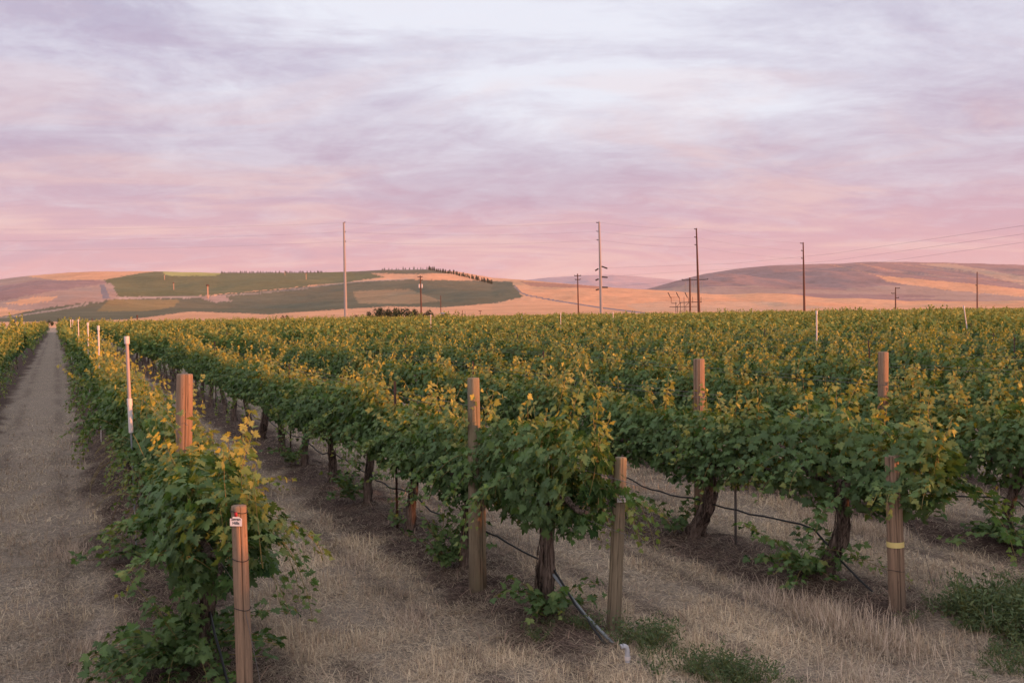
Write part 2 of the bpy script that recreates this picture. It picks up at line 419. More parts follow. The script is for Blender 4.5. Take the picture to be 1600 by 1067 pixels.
def hill_color(X, Y, Z):
    x, y, w_ = proj(X, Y, Z)
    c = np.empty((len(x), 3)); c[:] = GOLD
    j = (fbm(X/40, Y/40, 91, 3)-.5)*4; g_ = np.random.default_rng(2); y = y + j*.5 + g_.normal(0, .45, len(x)); x = x+j*2 + g_.normal(0, 1.1, len(x))
    z = Y
    def put(mask, colr, f=1.): c[mask] = c[mask]*(1-f)+np.array(colr)*f
    sk = ip(x, SKY1); r2_ = (z >= 1500) & (x > 880) & (y < sk+.5)
    L = (z < 2100) & ~r2_
    left = L & (x < 185) & (y < 485)
    put(left, SAGE2)
    put(L & in_poly(x, y, [(-400, 470), (-100, 452), (0, 447), (60, 438), (150, 437), (170, 442), (60, 458), (0, 470), (-200, 500), (-400, 500)]), SAGE)
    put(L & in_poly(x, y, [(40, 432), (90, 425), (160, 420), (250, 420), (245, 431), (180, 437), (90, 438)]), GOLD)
    put(L & in_poly(x, y, [(5, 474), (50, 464), (92, 462), (80, 470), (40, 475)]), GOLD)  # orange of a sunlit patch put into the slope colour
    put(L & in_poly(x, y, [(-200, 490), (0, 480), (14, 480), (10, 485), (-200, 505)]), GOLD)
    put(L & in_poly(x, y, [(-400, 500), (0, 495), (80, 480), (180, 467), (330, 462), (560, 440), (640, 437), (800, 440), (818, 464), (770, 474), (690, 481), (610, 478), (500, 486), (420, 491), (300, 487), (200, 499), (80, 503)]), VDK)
    put(L & in_poly(x, y, [(170, 468), (280, 468), (270, 480), (230, 486), (150, 486)]), (.22, .17, .09))  # brownish sunlit patch painted on the dark field
    put(L & in_poly(x, y, [(550, 455), (640, 452), (690, 470), (640, 475), (560, 474)]), (.25, .19, .12))  # lit part of the valley, painted as a lighter field colour
    put(L & in_poly(x, y, [(160, 437), (240, 424), (345, 421), (560, 421), (600, 433), (540, 441), (330, 461), (185, 467), (172, 447)]), VGR)
    put(L & in_poly(x, y, [(245, 415), (350, 419), (340, 431), (260, 431)]), (.34, .33, .13))
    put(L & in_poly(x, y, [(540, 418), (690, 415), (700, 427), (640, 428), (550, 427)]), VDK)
    put(L & near_line(x, y, [(180, 466), (345, 463)], 1.6), PALE)
    put(L & near_line(x, y, [(345, 462), (400, 459), (560, 440), (640, 436)], .9), PALE, .6)
    put(L & in_poly(x, y, [(310, 462), (350, 461), (362, 470), (335, 473), (318, 468)]), SAGE2)
    put(L & near_line(x, y, [(182, 465), (172, 444)], 3.), SAGE2)
    put(L & near_line(x, y, [(0, 497), (90, 484), (160, 470)], 1.0), PALE, .7)
    put(L & in_poly(x, y, [(812, 440), (880, 443), (960, 449), (930, 451), (830, 447)]), BRN)
    put(L & in_poly(x, y, [(975, 476), (1040, 470), (1200, 471), (1300, 481), (1200, 486), (1000, 486)]), GOLD2, .6)  # shade patch on the golden field, painted as a duller tone
    R2 = ((z >= 2100) | r2_) & (z < 3700)
    put(R2, SAGE)
    put(R2 & (y > 445) & (fbm(X/200, Y/60, 13, 3) > .45), SAGE2)
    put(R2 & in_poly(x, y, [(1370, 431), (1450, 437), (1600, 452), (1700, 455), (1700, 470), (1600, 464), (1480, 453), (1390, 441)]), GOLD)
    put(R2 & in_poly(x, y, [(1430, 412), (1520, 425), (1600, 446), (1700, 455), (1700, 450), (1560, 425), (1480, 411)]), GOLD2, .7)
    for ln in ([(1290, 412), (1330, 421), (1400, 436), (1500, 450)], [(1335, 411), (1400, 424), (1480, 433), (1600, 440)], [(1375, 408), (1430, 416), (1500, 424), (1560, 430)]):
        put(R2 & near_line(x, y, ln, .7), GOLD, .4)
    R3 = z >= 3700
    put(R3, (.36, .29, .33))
    return c

ZR = [0., 0.]
def build_terrain():
    az_ = np.radians(np.concatenate([np.arange(-180, -48, 2.0), np.arange(-48, -29.0, .5), np.arange(-29.0, 29.0, .065), np.arange(29.0, 48, .5), np.arange(48, 180, 2.)]))
    rr = np.concatenate([[0.05, 1, 2, 3, 4], np.arange(5, 16, .11), np.geomspace(16, 60, 90)[:-1], np.geomspace(60, 330, 60)[:-1], np.geomspace(330, 2050, 190)[:-1], np.geomspace(2050, 3100, 90)[:-1], np.geomspace(3100, 3900, 18)[:-1], np.geomspace(3900, 6400, 60)[:-1], np.geomspace(6400, 9000, 8)])
    A, RR = np.meshgrid(az_, rr); X = RR*np.sin(A); Y = RR*np.cos(A)
    Z = height(X.ravel(), Y.ravel()); n = len(az_); m = len(rr)
    # tussocky surface of the far grass slopes
    rough = np.random.default_rng(3).uniform(-1, 1, Z.shape)*np.clip(RR.ravel()*.00113*.07, 0, .3)*sst(RR.ravel(), 420, 700)*(Y.ravel() > 0)
    Z = Z+rough
    P = np.stack([X.ravel(), Y.ravel(), Z], -1); ZR[:] = [float(Z.min()), float(Z.max())]
    i = np.arange(m-1)[:, None]*n; j = np.arange(n)[None]; k = (j+1) % n
    f = np.stack([i+j, i+k, i+n+k, i+n+j], -1).reshape(-1, 4)
    ring = np.repeat(np.arange(m-1), n)
    cen = P[f].mean(1)
    u, p = upc(cen[:, 0], cen[:, 1])
    far = rr[ring] >= 329.9
    edge = (fbm(cen[:, 0]*1.5, cen[:, 1]*1.5, 8)-.5)*.5
    path = (~far) & (p+edge > -1.40) & (p+edge < .42) & (u > 5.0) & (u < UEND+6)
    px, py, w_ = proj(cen[:, 0], cen[:, 1], cen[:, 2])
    road = far & (cen[:, 1] > 300) & (cen[:, 1] < 2100) & (near_line(px, py, [(804, 447), (812, 456), (822, 461), (870, 470), (940, 481), (1015, 490)], 1.0) | in_poly(px, py, [(155.5, 444), (163, 444), (172, 466), (160.5, 467)]))
    def sub(name, mask, m_, attrs, **kw):
        ff = f[mask]; idx, inv = np.unique(ff, return_inverse=True)
        PP = P[idx]
        return obj(name, new_mesh(name, PP, inv.reshape(-1, 4), m_, True, attrs(PP)), kind='structure', **kw)
    sf = lambda PP: {'soil': soilmask(PP[:, 0], PP[:, 1])}
    sub('ground', (~far) & (~path), M_GROUND, sf)
    sub('dirt_path', path, M_PATH, sf)
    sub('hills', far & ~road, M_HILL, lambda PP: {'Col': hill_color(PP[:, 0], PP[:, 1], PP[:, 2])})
    sub('hill_road', road, M_ROAD, lambda PP: {})
build_terrain()

# ---------------------------------------------------------------- dry grass (stuff)
def blades(X, Y, L, wd, tilt, colr, zoff=0.0, segs=2, rnd=rng):
    n = len(X); Z = gz(X, Y)+zoff
    a = rnd.uniform(0, 2*pi, n); d = np.stack([np.cos(a), np.sin(a)], -1); s = np.stack([-np.sin(a), np.cos(a)], -1)
    base = np.stack([X, Y, Z], -1)
    side = np.concatenate([s, np.zeros((n, 1))], 1)*(wd/2)[:, None]
    def pt(k):
        hh = L*k*np.cos(tilt*(.75+.35*k)); oo = L*k*np.sin(tilt*(.75+.35*k))
        return base+np.concatenate([d*oo[:, None], hh[:, None]], 1)
    m1 = pt(.55); e = pt(1.)
    v = np.stack([base-side, base+side, m1+side*.8, m1-side*.8, e], 1).reshape(-1, 3)
    b0 = np.arange(n)*5
    f4 = np.stack([b0, b0+1, b0+2, b0+3], -1); f3 = np.stack([b0+3, b0+2, b0+4], -1)
    return v, f4, f3, np.repeat(colr, 5, 0)
def grass():
    # area density falls off with distance
    n = 560000
    r = np.exp(rng.uniform(math.log(5.2), math.log(34), n)); a = np.radians(rng.uniform(-31, 31, n))
    X = r*np.sin(a); Y = r*np.cos(a)
    u, p = upc(X, Y); so_ = soilmask(X, Y)
    pathm = (p > -1.4) & (p < .4) & (u > 5.5)
    tuft = fbm(X*2.1, Y*2.1, 21, 3)
    keep = rng.uniform(0, 1, n) < np.clip(.30+1.5*sst(tuft, .38, .66), 0, 1)*(1-.55*so_)*np.where(pathm, .8, 1.)*np.clip((34-r)/14, 0, 1)
    X, Y, r, so_, pathm, tuft, u, p = [q[keep] for q in (X, Y, r, so_, pathm, tuft, u, p)]
    n = len(X)
    upr = (rng.uniform(0, 1, n) < np.where(pathm, .10, .10+.22*sst(tuft, .52, .7))) & (so_ < .6)
    edge_ = np.exp(-((rowdist(u, p)-.75)/.22)**2)*sst(fbm(X*.9, Y*.9, 61, 2), .42, .62)*(~pathm)
    L = np.where(upr, rng.uniform(.05, .13, n), rng.uniform(.04, .16, n))*(1+.9*edge_)
    tilt = np.where(upr, rng.uniform(.1, .8, n), rng.uniform(1.15, 1.6, n))
    wd = np.maximum(.0032, r*.00042)*rng.uniform(.8, 1.5, n)
    c1 = np.array([.80, .645, .45]); c2 = np.array([.26, .205, .155]); c3 = np.array([.48, .35, .25])
    q = rng.uniform(0, 1, (n, 1)); tone = fbm(X*.8, Y*.8, 71, 3)[:, None]
    q = np.clip(q*.9+(tone-.45)*1.4, 0, 1)
    colr = c2*(1-q)+c1*q
    s_ = rng.uniform(0, 1, n) < .2; colr[s_] = c3
    colr = colr*(1-so_[:, None]*.42)
    colr = colr*np.where(pathm, .86, 1.)[:, None]
    v, f4, f3, cc = blades(X, Y, L, wd, tilt, colr)
    obj('dry_grass', new_mesh('dry_grass', v, [f4, f3], M_STRAW, False, {'Col': cc}), label='dry straw coloured grass and stubble covering the ground between the vine rows', cat='dry grass', kind='stuff')
    # taller clumps of wild oats along the berms: seed heads
    spots = [(5.2, 2.6, 1.1), (5.9, 2.2, 1.), (6.4, 6.2, 1.2), (6.9, 6.3, 1.), (7.6, 6.2, .9), (5.8, 7.4, 1.1), (6.4, 7.7, .9), (9.4, 9.2, 1.), (10.3, 9.2, .9), (7.9, .15, .9), (7.2, -.1, 1.), (9., .2, .7), (13., .1, .8), (8.6, 2.9, .7), (11, 3.0, .7), (5.4, 5.4, .9), (6.0, 9.0, 1.)]
    V_, F4, F3, C_ = [], [], [], []; base = 0
    for (uu, pp, s) in spots:
        k = int(420*s); q = rng.normal(0, 1, (k, 2))*np.array([.34, .16])*s
        c = U[None]*(uu+q[:, :1])+V[None]*(pp+q[:, 1:])
        colr = np.array([.62, .49, .38])*rng.uniform(.55, 1.1, (k, 1))
        v, f4, f3, cc = blades(c[:, 0], c[:, 1], rng.uniform(.10, .26, k)*s, rng.uniform(.003, .0055, k), rng.uniform(.1, 1.1, k), colr)
        V_.append(v); F4.append(f4+base); F3.append(f3+base); C_.append(cc); base += len(v)
    obj('tall_dry_grass', new_mesh('tall_dry_grass', np.vstack(V_), [np.vstack(F4), np.vstack(F3)], M_STRAW, False, {'Col': np.vstack(C_)}), label='longer clumps of bleached wild grass beside the bare soil strips', cat='dry grass', kind='stuff')
grass()
def litter():
    g = np.random.default_rng(31); n = 9000
    r = np.exp(g.uniform(math.log(5.5), math.log(26), n)); a = np.radians(g.uniform(-31, 31, n)); X = r*np.sin(a); Y = r*np.cos(a)
    k = g.uniform(0, 1, n) < soilmask(X, Y)*1.1; X, Y, r = X[k], Y[k], r[k]; n = len(X)
    colr = np.array([.20, .135, .10])*g.uniform(.4, 1.9, (n, 1))
    v, f4, f3, cc = blades(X, Y, g.uniform(.10, .42, n), np.maximum(.007, r*.0006)*g.uniform(.7, 1.6, n), g.uniform(1.2, 1.62, n), colr, zoff=.012, rnd=g)
    obj('pruning_litter', new_mesh('pruning_litter', v, [f4, f3], M_STRAW, False, {'Col': cc}), label='brown prunings and dead leaves littering the bare soil strips under the vines', cat='litter', kind='stuff')
litter()

# ---------------------------------------------------------------- leaves and vines
def leaf_template(kind):
    if kind == 0:      # five-lobed grape leaf, toothed, cupped
        ang = [-168, -150, -125, -104, -88, -70, -52, -38, -24, -13, 0, 13, 24, 38, 52, 70, 88, 104, 125, 150, 168]
        rad = [.34, .56, .40, .64, .50, .82, .38, .70, .50, .84, 1.04, .80, .52, .72, .38, .80, .48, .66, .40, .54, .34]
        a = np.radians(ang); rad = np.array(rad)*.56
        x = np.sin(a)*rad*1.14; y = np.cos(a)*rad*.92 + .10
        z = -.10*np.abs(x)*2 + .05*np.cos(a*3) - .22*(y-.1)**2
        v = np.vstack([[[0, .08, .03]], np.stack([x, y, z], -1)]); n = len(a)
        f = np.array([[0, i+1, i+2] for i in range(n-1)])
    elif kind == 1:    # simpler lobed outline
        a = np.radians([-160, -110, -62, -38, 0, 38, 62, 110, 160]); rad = np.array([.42, .60, .72, .48, 1., .48, .72, .60, .42])*.56
        x = np.sin(a)*rad; y = np.cos(a)*rad+.12; z = -.2*np.abs(x)-.2*(y-.1)**2
        v = np.vstack([[[0, .08, .03]], np.stack([x, y, z], -1)]); f = np.array([[0, i+1, i+2] for i in range(8)])
    elif kind == 2:
        v = np.array([[0, -.35, 0], [.48, .05, -.10], [0, .62, -.06], [-.48, .05, -.10], [0, .1, .05]])
        f = np.array([[0, 1, 4], [1, 2, 4], [2, 3, 4], [3, 0, 4]])
    return v*1.0, f
def put_leaves(kind, pos, tip, nor, size, tone):
    tv, tf = leaf_template(kind); n = len(pos)
    y = tip/np.linalg.norm(tip, axis=1, keepdims=True)
    x = np.cross(y, nor); x /= np.linalg.norm(x, axis=1, keepdims=True)+1e-9
    z = np.cross(x, y)
    cup = rng.uniform(-.6, 1.6, (n, 1, 1))
    t = np.repeat(tv[None], n, 0).copy(); t[:, :, 2:3] *= cup
    v = pos[:, None]+size[:, None, None]*(t[..., 0:1]*x[:, None]+t[..., 1:2]*y[:, None]+t[..., 2:3]*z[:, None])
    f = tf[None]+np.arange(n)[:, None, None]*len(tv)
    return v.reshape(-1, 3), f.reshape(-1, 3), np.repeat(tone, len(tv))
def shoot_path(start, d0, L, grav, wander, step=.06):
    p = np.array(start, float); d = np.array(d0, float); d /= np.linalg.norm(d); out = [p.copy()]
    for i in range(max(2, int(L/step))):
        d = d+np.array([0, 0, -grav])*step*(1+i*.05)+rng.normal(0, wander, 3)*step
        d /= np.linalg.norm(d); p = p+d*step
        if p[2] < .06: p[2] = .06
        out.append(p.copy())
    return np.array(out)
def make_vine_foliage(seed, lod, hl=1.05, sprawl=13, upright=13, fill=330, side=0, ragged=1.):
    global rng
    rng = np.random.default_rng(seed)
    pos, tip, nor, size, tone = [], [], [], [], []; canes = MB()
    def leaves_on(path, s0, s1, young0=.15, young1=1.):
        n = len(path)
        for i in range(1, n):
            k = i/(n-1); t = path[i]-path[i-1]; t /= np.linalg.norm(t)+1e-9
            for rep in range((3 if k < .85 else 2) if lod == 0 else 2 if lod == 1 else 1):
                q = rng.normal(0, 1, 3); q -= t*(q@t); q /= np.linalg.norm(q)+1e-9
                q[2] = abs(q[2])*.5
                out = np.array([rng.normal(0, .3), np.sign(path[i][1]+rng.normal(0, .12)), 0])
                pt = path[i]+q*(.075*(1-k*.6))+out*.02
                tp = q*.7+out*.35+np.array([0, 0, -.75+.9*max(0, k-.6)])+rng.normal(0, .35, 3)
                nn = out*.75+np.array([0, 0, .55])+rng.normal(0, .45, 3)
                pos.append(pt); tip.append(tp); nor.append(nn)
                size.append((s0+(s1-s0)*k**1.5)*rng.uniform(.75, 1.2)); tone.append(np.clip(young0+(young1-young0)*k**1.6+rng.normal(0, .10), 0, 1))
        if lod < 2: canes.tube(path, np.linspace(.0045, .0018, n), 3, False)
    for i in range(sprawl):
        x0 = rng.uniform(-hl*.9, hl*.9); s = rng.choice([-1, 1])
        pth = shoot_path((x0, .05*s, .98+rng.uniform(-.05, .1)), (rng.normal(0, .5), s*rng.uniform(.45, 1.), rng.uniform(.5, 1.2)), rng.uniform(.65, 1.15), rng.uniform(1.4, 2.8), .9)
        leaves_on(pth, .108, .06, .12, .7)
    plume = np.array([-.72, -.1, .55])*hl+rng.normal(0, .13, 3) if lod else np.array([-.78, -.35, .15, .62])*hl+rng.normal(0, .10, 4)
    pz = rng.uniform(.8, 1.12, 4); py = rng.normal(0, .10, 4)
    for i in range(upright):
        x0 = plume[i % len(plume)]+rng.normal(0, .065); L = pz[i % len(plume)]*(rng.uniform(.45, .8) if rng.uniform() < .55 else rng.uniform(.8, 1.15)*ragged)*(1-(.12 if lod == 0 else .25)*(x0/hl)**2)
        pth = shoot_path((x0, py[i % len(plume)]+rng.normal(0, .06), 1.0), (rng.normal(0, .13), rng.normal(0, .15), 1.), L, rng.uniform(-.1, .6), 1.1)
        leaves_on(pth, .118, .074, .24, .88 if lod == 2 else 1.1)  # plume tips: young leaf yellow, strengthened for painted gold highlights
    for i in range(side):     # long low canes reaching out sideways
        x0 = rng.uniform(-hl*.8, hl*.8); s = 1 if i % 3 else -1
        pth = shoot_path((x0, .2*s, rng.uniform(.85, 1.1)), (rng.normal(0, .4), s, rng.uniform(-.1, .25)), rng.uniform(.55, .95), rng.uniform(.3, .9), .5)
        leaves_on(pth, .10, .05, .1, .6)
    n = fill
    x = rng.uniform(-hl, hl, n); a = rng.uniform(0, 2*pi, n); q = rng.uniform(.55, 1.02, n)
    lump = .86+.34*fbm(x*2.2+seed*9, a*1.1, seed, 2)
    yy = np.cos(a)*(.38, .32, .27)[lod]*q*lump*(1-.15*(x/hl)**2); zz = 1.16+np.sin(a)*.46*q*lump*np.where(np.sin(a) > 0, 1-(.22, .5, .6)[lod]*(x/hl)**2, 1-.25*(x/hl)**4)
    for i in range(n):
        pos.append([x[i], yy[i], zz[i]]); o = np.array([rng.normal(0, .3), math.cos(a[i]), math.sin(a[i])*.6+.35])
        nor.append(o+rng.normal(0, .4, 3)); tip.append(np.array([rng.normal(0, .8), math.cos(a[i])*.4, -.7])+rng.normal(0, .35, 3))
        size.append(rng.uniform(.06, .15)); tone.append(np.clip(rng.normal(.20, .13)+.20*max(0, math.sin(a[i])), 0, 1))  # upper leaves yellower: light on the canopy top put into the tone
    sc_ = {0: 1., 1: 1.15, 2: 1.8}[lod]
    v, f, tn = put_leaves(lod, np.array(pos), np.array(tip), np.array(nor), np.array(size)*sc_, np.array(tone))
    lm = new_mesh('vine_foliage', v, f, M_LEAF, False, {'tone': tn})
    cm = canes.mesh('vine_canes', M_TENDRIL) if lod < 2 else None
    rng = np.random.default_rng(seed+1000)
    return lm, cm
def make_sucker(seed, w=(.45, .35), h=.45, n=230, off=(0, 0), climb=0, run=None):
    """leafy growth at the foot of a trunk; run = (dx,dy,length) long cane"""
    global rng
    rng = np.random.default_rng(seed); pos, tip, nor, size, tone = [], [], [], [], []
    def one(pt, out, s, t):
        pos.append(pt); nor.append(out+np.array([0, 0, .7])+rng.normal(0, .4, 3)); tip.append(out*.7+np.array([0, 0, -.5])+rng.normal(0, .35, 3)); size.append(s); tone.append(t)
    canes = MB()
    for k in range(max(4, n//16)):
        a = rng.uniform(0, 2*pi); d = np.array([cos(a)*w[0], sin(a)*w[1], h*rng.uniform(.5, 1.3)])
        pth = shoot_path((off[0], off[1], .03), d, np.linalg.norm(d)*rng.uniform(.7, 1.4), rng.uniform(.4, 2.), .9)
        canes.tube(pth, .0035, 3, False)
        for i in range(1, len(pth)):
            for r_ in range(2):
                o = rng.normal(0, 1, 3); o[2] = abs(o[2])*.4; o /= np.linalg.norm(o)
                one(pth[i]+o*.06, o, rng.uniform(.06, .125), np.clip(rng.normal(.3, .15), 0, 1))
    for k in range(climb):
        z = rng.uniform(.1, .95); a = rng.uniform(0, 2*pi); o = np.array([cos(a), sin(a), 0])
        one(np.array([off[0]*.5, off[1]*.5, z])+o*rng.uniform(.06, .16), o, rng.uniform(.06, .12), np.clip(rng.normal(.35, .15), 0, 1))
    if run:
        pth = shoot_path((off[0], off[1], run[3]), (run[0], run[1], .12), run[2], .25, .5)
        canes.tube(pth, .0035, 3, False)
        for i in range(1, len(pth)):
            for r_ in range(2):
                o = rng.normal(0, 1, 3); o /= np.linalg.norm(o)
                one(pth[i]+o*.05, o, rng.uniform(.06, .11)*(1-.5*i/len(pth)), np.clip(.3+.5*i/len(pth), 0, 1))
    pos = np.array(pos); pos[:, 2] = np.maximum(pos[:, 2], .04)
    v, f, tn = put_leaves(0, pos, np.array(tip), np.array(nor), np.array(size), np.array(tone))
    return new_mesh('basal_shoots', v, f, M_LEAF, False, {'tone': tn}), canes.mesh('basal_canes', M_TENDRIL)
def make_trunk(seed, lean=.08, rad=.062, double=False, lo=False, split=False):
    g = np.random.default_rng(seed); b = MB(); ph = g.uniform(0, 6, 6)
    def strand(x0, x1, r_, tw, side=16, amp=.22):
        n = 8 if lo else 22; k = np.linspace(0, 1, n)
        px_ = x0+(x1-x0)*k**1.3+.05*np.sin(k*5+ph[0])+tw*np.cos(k*7+ph[1]); py_ = .03*np.sin(k*4+ph[2])+tw*np.sin(k*7+ph[1])
        rr = r_*(1.25-.5*k+.35*np.exp(-(k/.09)**2)+.22*np.exp(-((k-1)/.12)**2)+.10*np.sin(k*17+ph[3]))
        fn = None if lo else (lambda t, a: amp*np.sin(a*4+t*6+ph[4])*.5+amp*.6*np.sin(a*7-t*9+ph[5])+.10*np.sin(t*40+a*3))
        b.tube(np.stack([px_, py_, k*.98-.05], -1), rr, 6 if lo else side, True, bump=fn)
    if split:
        strand(-.13, lean, rad*.72, .01); strand(.12, lean*.9, rad*.72, .012)
    else: strand(0, lean, rad, .012)
    if double: strand(.06, lean-.05, rad*.6, .04)
    for s in (-1, 1):       # cordon arms
        n = 4 if lo else 12; k = np.linspace(0, 1, n)
        b.tube(np.stack([lean*(1-k)+s*.95*k, .025*np.sin(k*9+ph[1]), .92+.07*np.sin(k*3)+.02*np.sin(k*13)], -1), rad*(.62-.33*k), 5 if lo else 9, True)
    if not lo:               # peeling bark strips
        for i in range(26):
            a = g.uniform(0, 2*pi); z0 = g.uniform(.05, .7); k = np.linspace(0, 1, 5); z = z0+k*g.uniform(.12, .3)
            rr = rad*(1.15-.35*z)+.006+.012*k*g.uniform(0, 1)
            b.tube(np.stack([lean*z+np.cos(a+k*.5)*rr+.03*np.sin(z*5+ph[0])+.012*np.cos(z*7+ph[1]), np.sin(a+k*.5)*rr+.03*np.sin(z*4+ph[2]), z], -1), .0045, 4, False)
    return b.mesh('vine_trunk', M_BARK, True)

HI = [make_vine_foliage(100+i, 0, sprawl=15+i % 3, upright=22+(i*2) % 5, fill=1500, side=(0, 1, 2, 0, 3, 1)[i]) for i in range(6)]
MD = [make_vine_foliage(200+i, 1, fill=760, sprawl=9, upright=22, side=(1, 0, 2, 1)[i]) for i in range(4)]
FR = [make_vine_foliage(300+i, 2, fill=210, sprawl=4, upright=20, ragged=1.2) for i in range(4)]
rng = np.random.default_rng(99)
TR = [make_trunk(1, .24, .052), make_trunk(2, .12, .052, double=True), make_trunk(3, .16, .050), make_trunk(4, .34, .070, double=True)]
TRS = make_trunk(5, .08, .066, split=True)
TRL = [make_trunk(11+i, (.1, -.1)[i], .06, lo=True) for i in range(2)]
SK = {}
ORD = ['first', 'second', 'third', 'fourth', 'fifth', 'sixth', 'seventh', 'eighth', 'ninth', 'tenth']
def rowname(n):
    return 'row left of the path' if n < 0 else 'row right beside the path' if n == 0 else f'{ORD[n]} row right of the path'

cand = []; off = []
NROWS = 97
for n in range(-1, NROWS):
    p = rowp(n)
    us = USTART+VS*np.arange(int((UEND-USTART)/VS)) + (0 if n < 4 else (n*.37) % 1.0)
    for i, u_ in enumerate(us):
        if n == 2 and i == 0: u_ -= .25
        X, Y = xy(u_, p)
        if Y < 1: continue
        x, y, w_ = proj(X, Y, 1.2+gz1((X, Y)) if False else 1.2)
        if w_ < 1: 
            continue
        d = math.hypot(X, Y)
        mar = F*1.2/w_
        if -mar*.6 < x < 1600+mar*.6: cand.append((d, n, i, u_, p, X, Y))
        elif -mar*8-40 < x < 1600+mar*22+60: off.append((d, n, i, u_, p, X, Y))
cand.sort()
nearv = cand[:300]; farv = cand[300:]+off
SUCK = {(0, 0): dict(w=(.50, .60), h=.55, n=760, off=(-.05, .14), climb=260, run=(-.5, 1, .8, .25)), (1, 0): dict(w=(.4, .34), h=.35, n=230, off=(-.1, 0), run=(-1, .2, .5, .1)),
        (1, 1): dict(w=(.12, .26), h=.55, n=230, off=(.0, .22), climb=60), (2, 0): dict(w=(.5, .45), h=.42, n=330, off=(.1, .12), climb=70, run=(-1, -.15, 1.15, .28)),
        (2, 1): dict(w=(.2, .3), h=.5, n=110, off=(.1, .25), climb=20), (3, 0): dict(w=(.6, .5), h=.45, n=330, off=(-.1, .1), climb=40), (1, 2): dict(w=(.2, .2), h=.3, n=60, off=(.2, .1)),
        (1, 3): dict(w=(.3, .3), h=.5, n=150, off=(.1, .2), climb=30), (1, 5): dict(w=(.3, .3), h=.5, n=150, off=(.1, .2), climb=30), (0, 2): dict(w=(.4, .5), h=.4, n=150, off=(0, .15))}
fr_src = []; md_src = []; hi_src = []
rz_row = math.atan2(U[1], U[0])     # local +x runs away along the row
for (d, n, i, u_, p, X, Y) in nearv:
    j = int(rng.integers(1000)); lat = rng.normal(0, .04); X += V[0]*lat; Y += V[1]*lat
    hs = (.90+.22*float(fbm(X/3.1, Y/3.1, 19, 3)))*(1+rng.normal(0, .05))
    shp = {0: 'bushy', 1: 'dense', 2: 'ragged'}[j % 3]
    if n <= 3 and i < 8:
        lab = f'grape vine, {ORD[i]} from the near end of the {rowname(n)}'
    elif n <= 7: lab = f'leafy grape vine beyond the eighth in the {rowname(n)}' if n <= 3 else f'leafy grape vine in the {rowname(n)}'
    else: lab = 'vine crown seen over the nearer rows, beyond the eighth row right of the path'
    flip = pi if j % 2 else 0
    if (n, i) in SUCK: flip = 0
    if i == 0: hs = {0: .98, 1: 1.10, 2: 1.04}.get(n, .98)
    e = obj('grape_vine', None, loc=(X, Y, gz1((X, Y))), rz=rz_row+flip, label=lab, cat='grape vine', group='grape vines standing in the trellis rows', scale=(1+rng.normal(0, .02), 1., hs))
    if d < 19: lm, cm = HI[(i*5+n*2+3) % 6]; src = hi_src
    elif d < 40: lm, cm = MD[j % 4]; src = md_src
    else: lm, cm = FR[j % 4]; src = fr_src
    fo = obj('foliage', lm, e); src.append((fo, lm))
    if cm and d < 26: obj('canes', cm, e)
    if d < 24:
        tr_ = TRS if (n, i) == (1, 0) else TR[(3 if (n, i) in ((2, 1), (2, 0)) else j % 4)]
    else: tr_ = TRL[j % 2]
    tk = obj('trunk', tr_, e, rz=pi if flip == 0 else 0.)
    if (n, i) == (2, 1): tk.scale = (1.0, 1.3, 1.0)
    if (n, i) in ((2, 0), (1, 0)): fo.scale = ((1.30, 1., 1.) if n == 2 else (.90, 1., 1.)); fo.location = ((-.05, -.06, 0) if n == 2 else (.04, .04, 0))
    if (n, i) == (1, 0): tk.scale = (.80, 1., 1.)
    if (n, i) == (0, 0): fo.scale = (1.08, 1.12, 1.02)
    for ch in e.children:
        if ch.name.startswith('canes'): ch.scale = fo.scale; ch.location = fo.location
    if n == 0 and i in (1, 2, 3): fo.scale = (1., .88, 1.0); fo.location = (0, -.11 if flip == 0 else .11, .04)
    if (n, i) in SUCK:
        sm, scn = make_sucker(500+n*20+i, **SUCK[(n, i)]); o_ = obj('basal_shoots', sm, e); obj('cane', scn, o_)
rng = np.random.default_rng(5)

# unseen vine rows added behind and right of the camera to shade the foreground
for n in range(1, 34):
    for i in range(22):
        u_ = -6.2-VS*i; p = 5.0+PS*n; X, Y = xy(u_, p); off.append((60, n, i, u_, p, X, Y)); farv.append(off[-1])

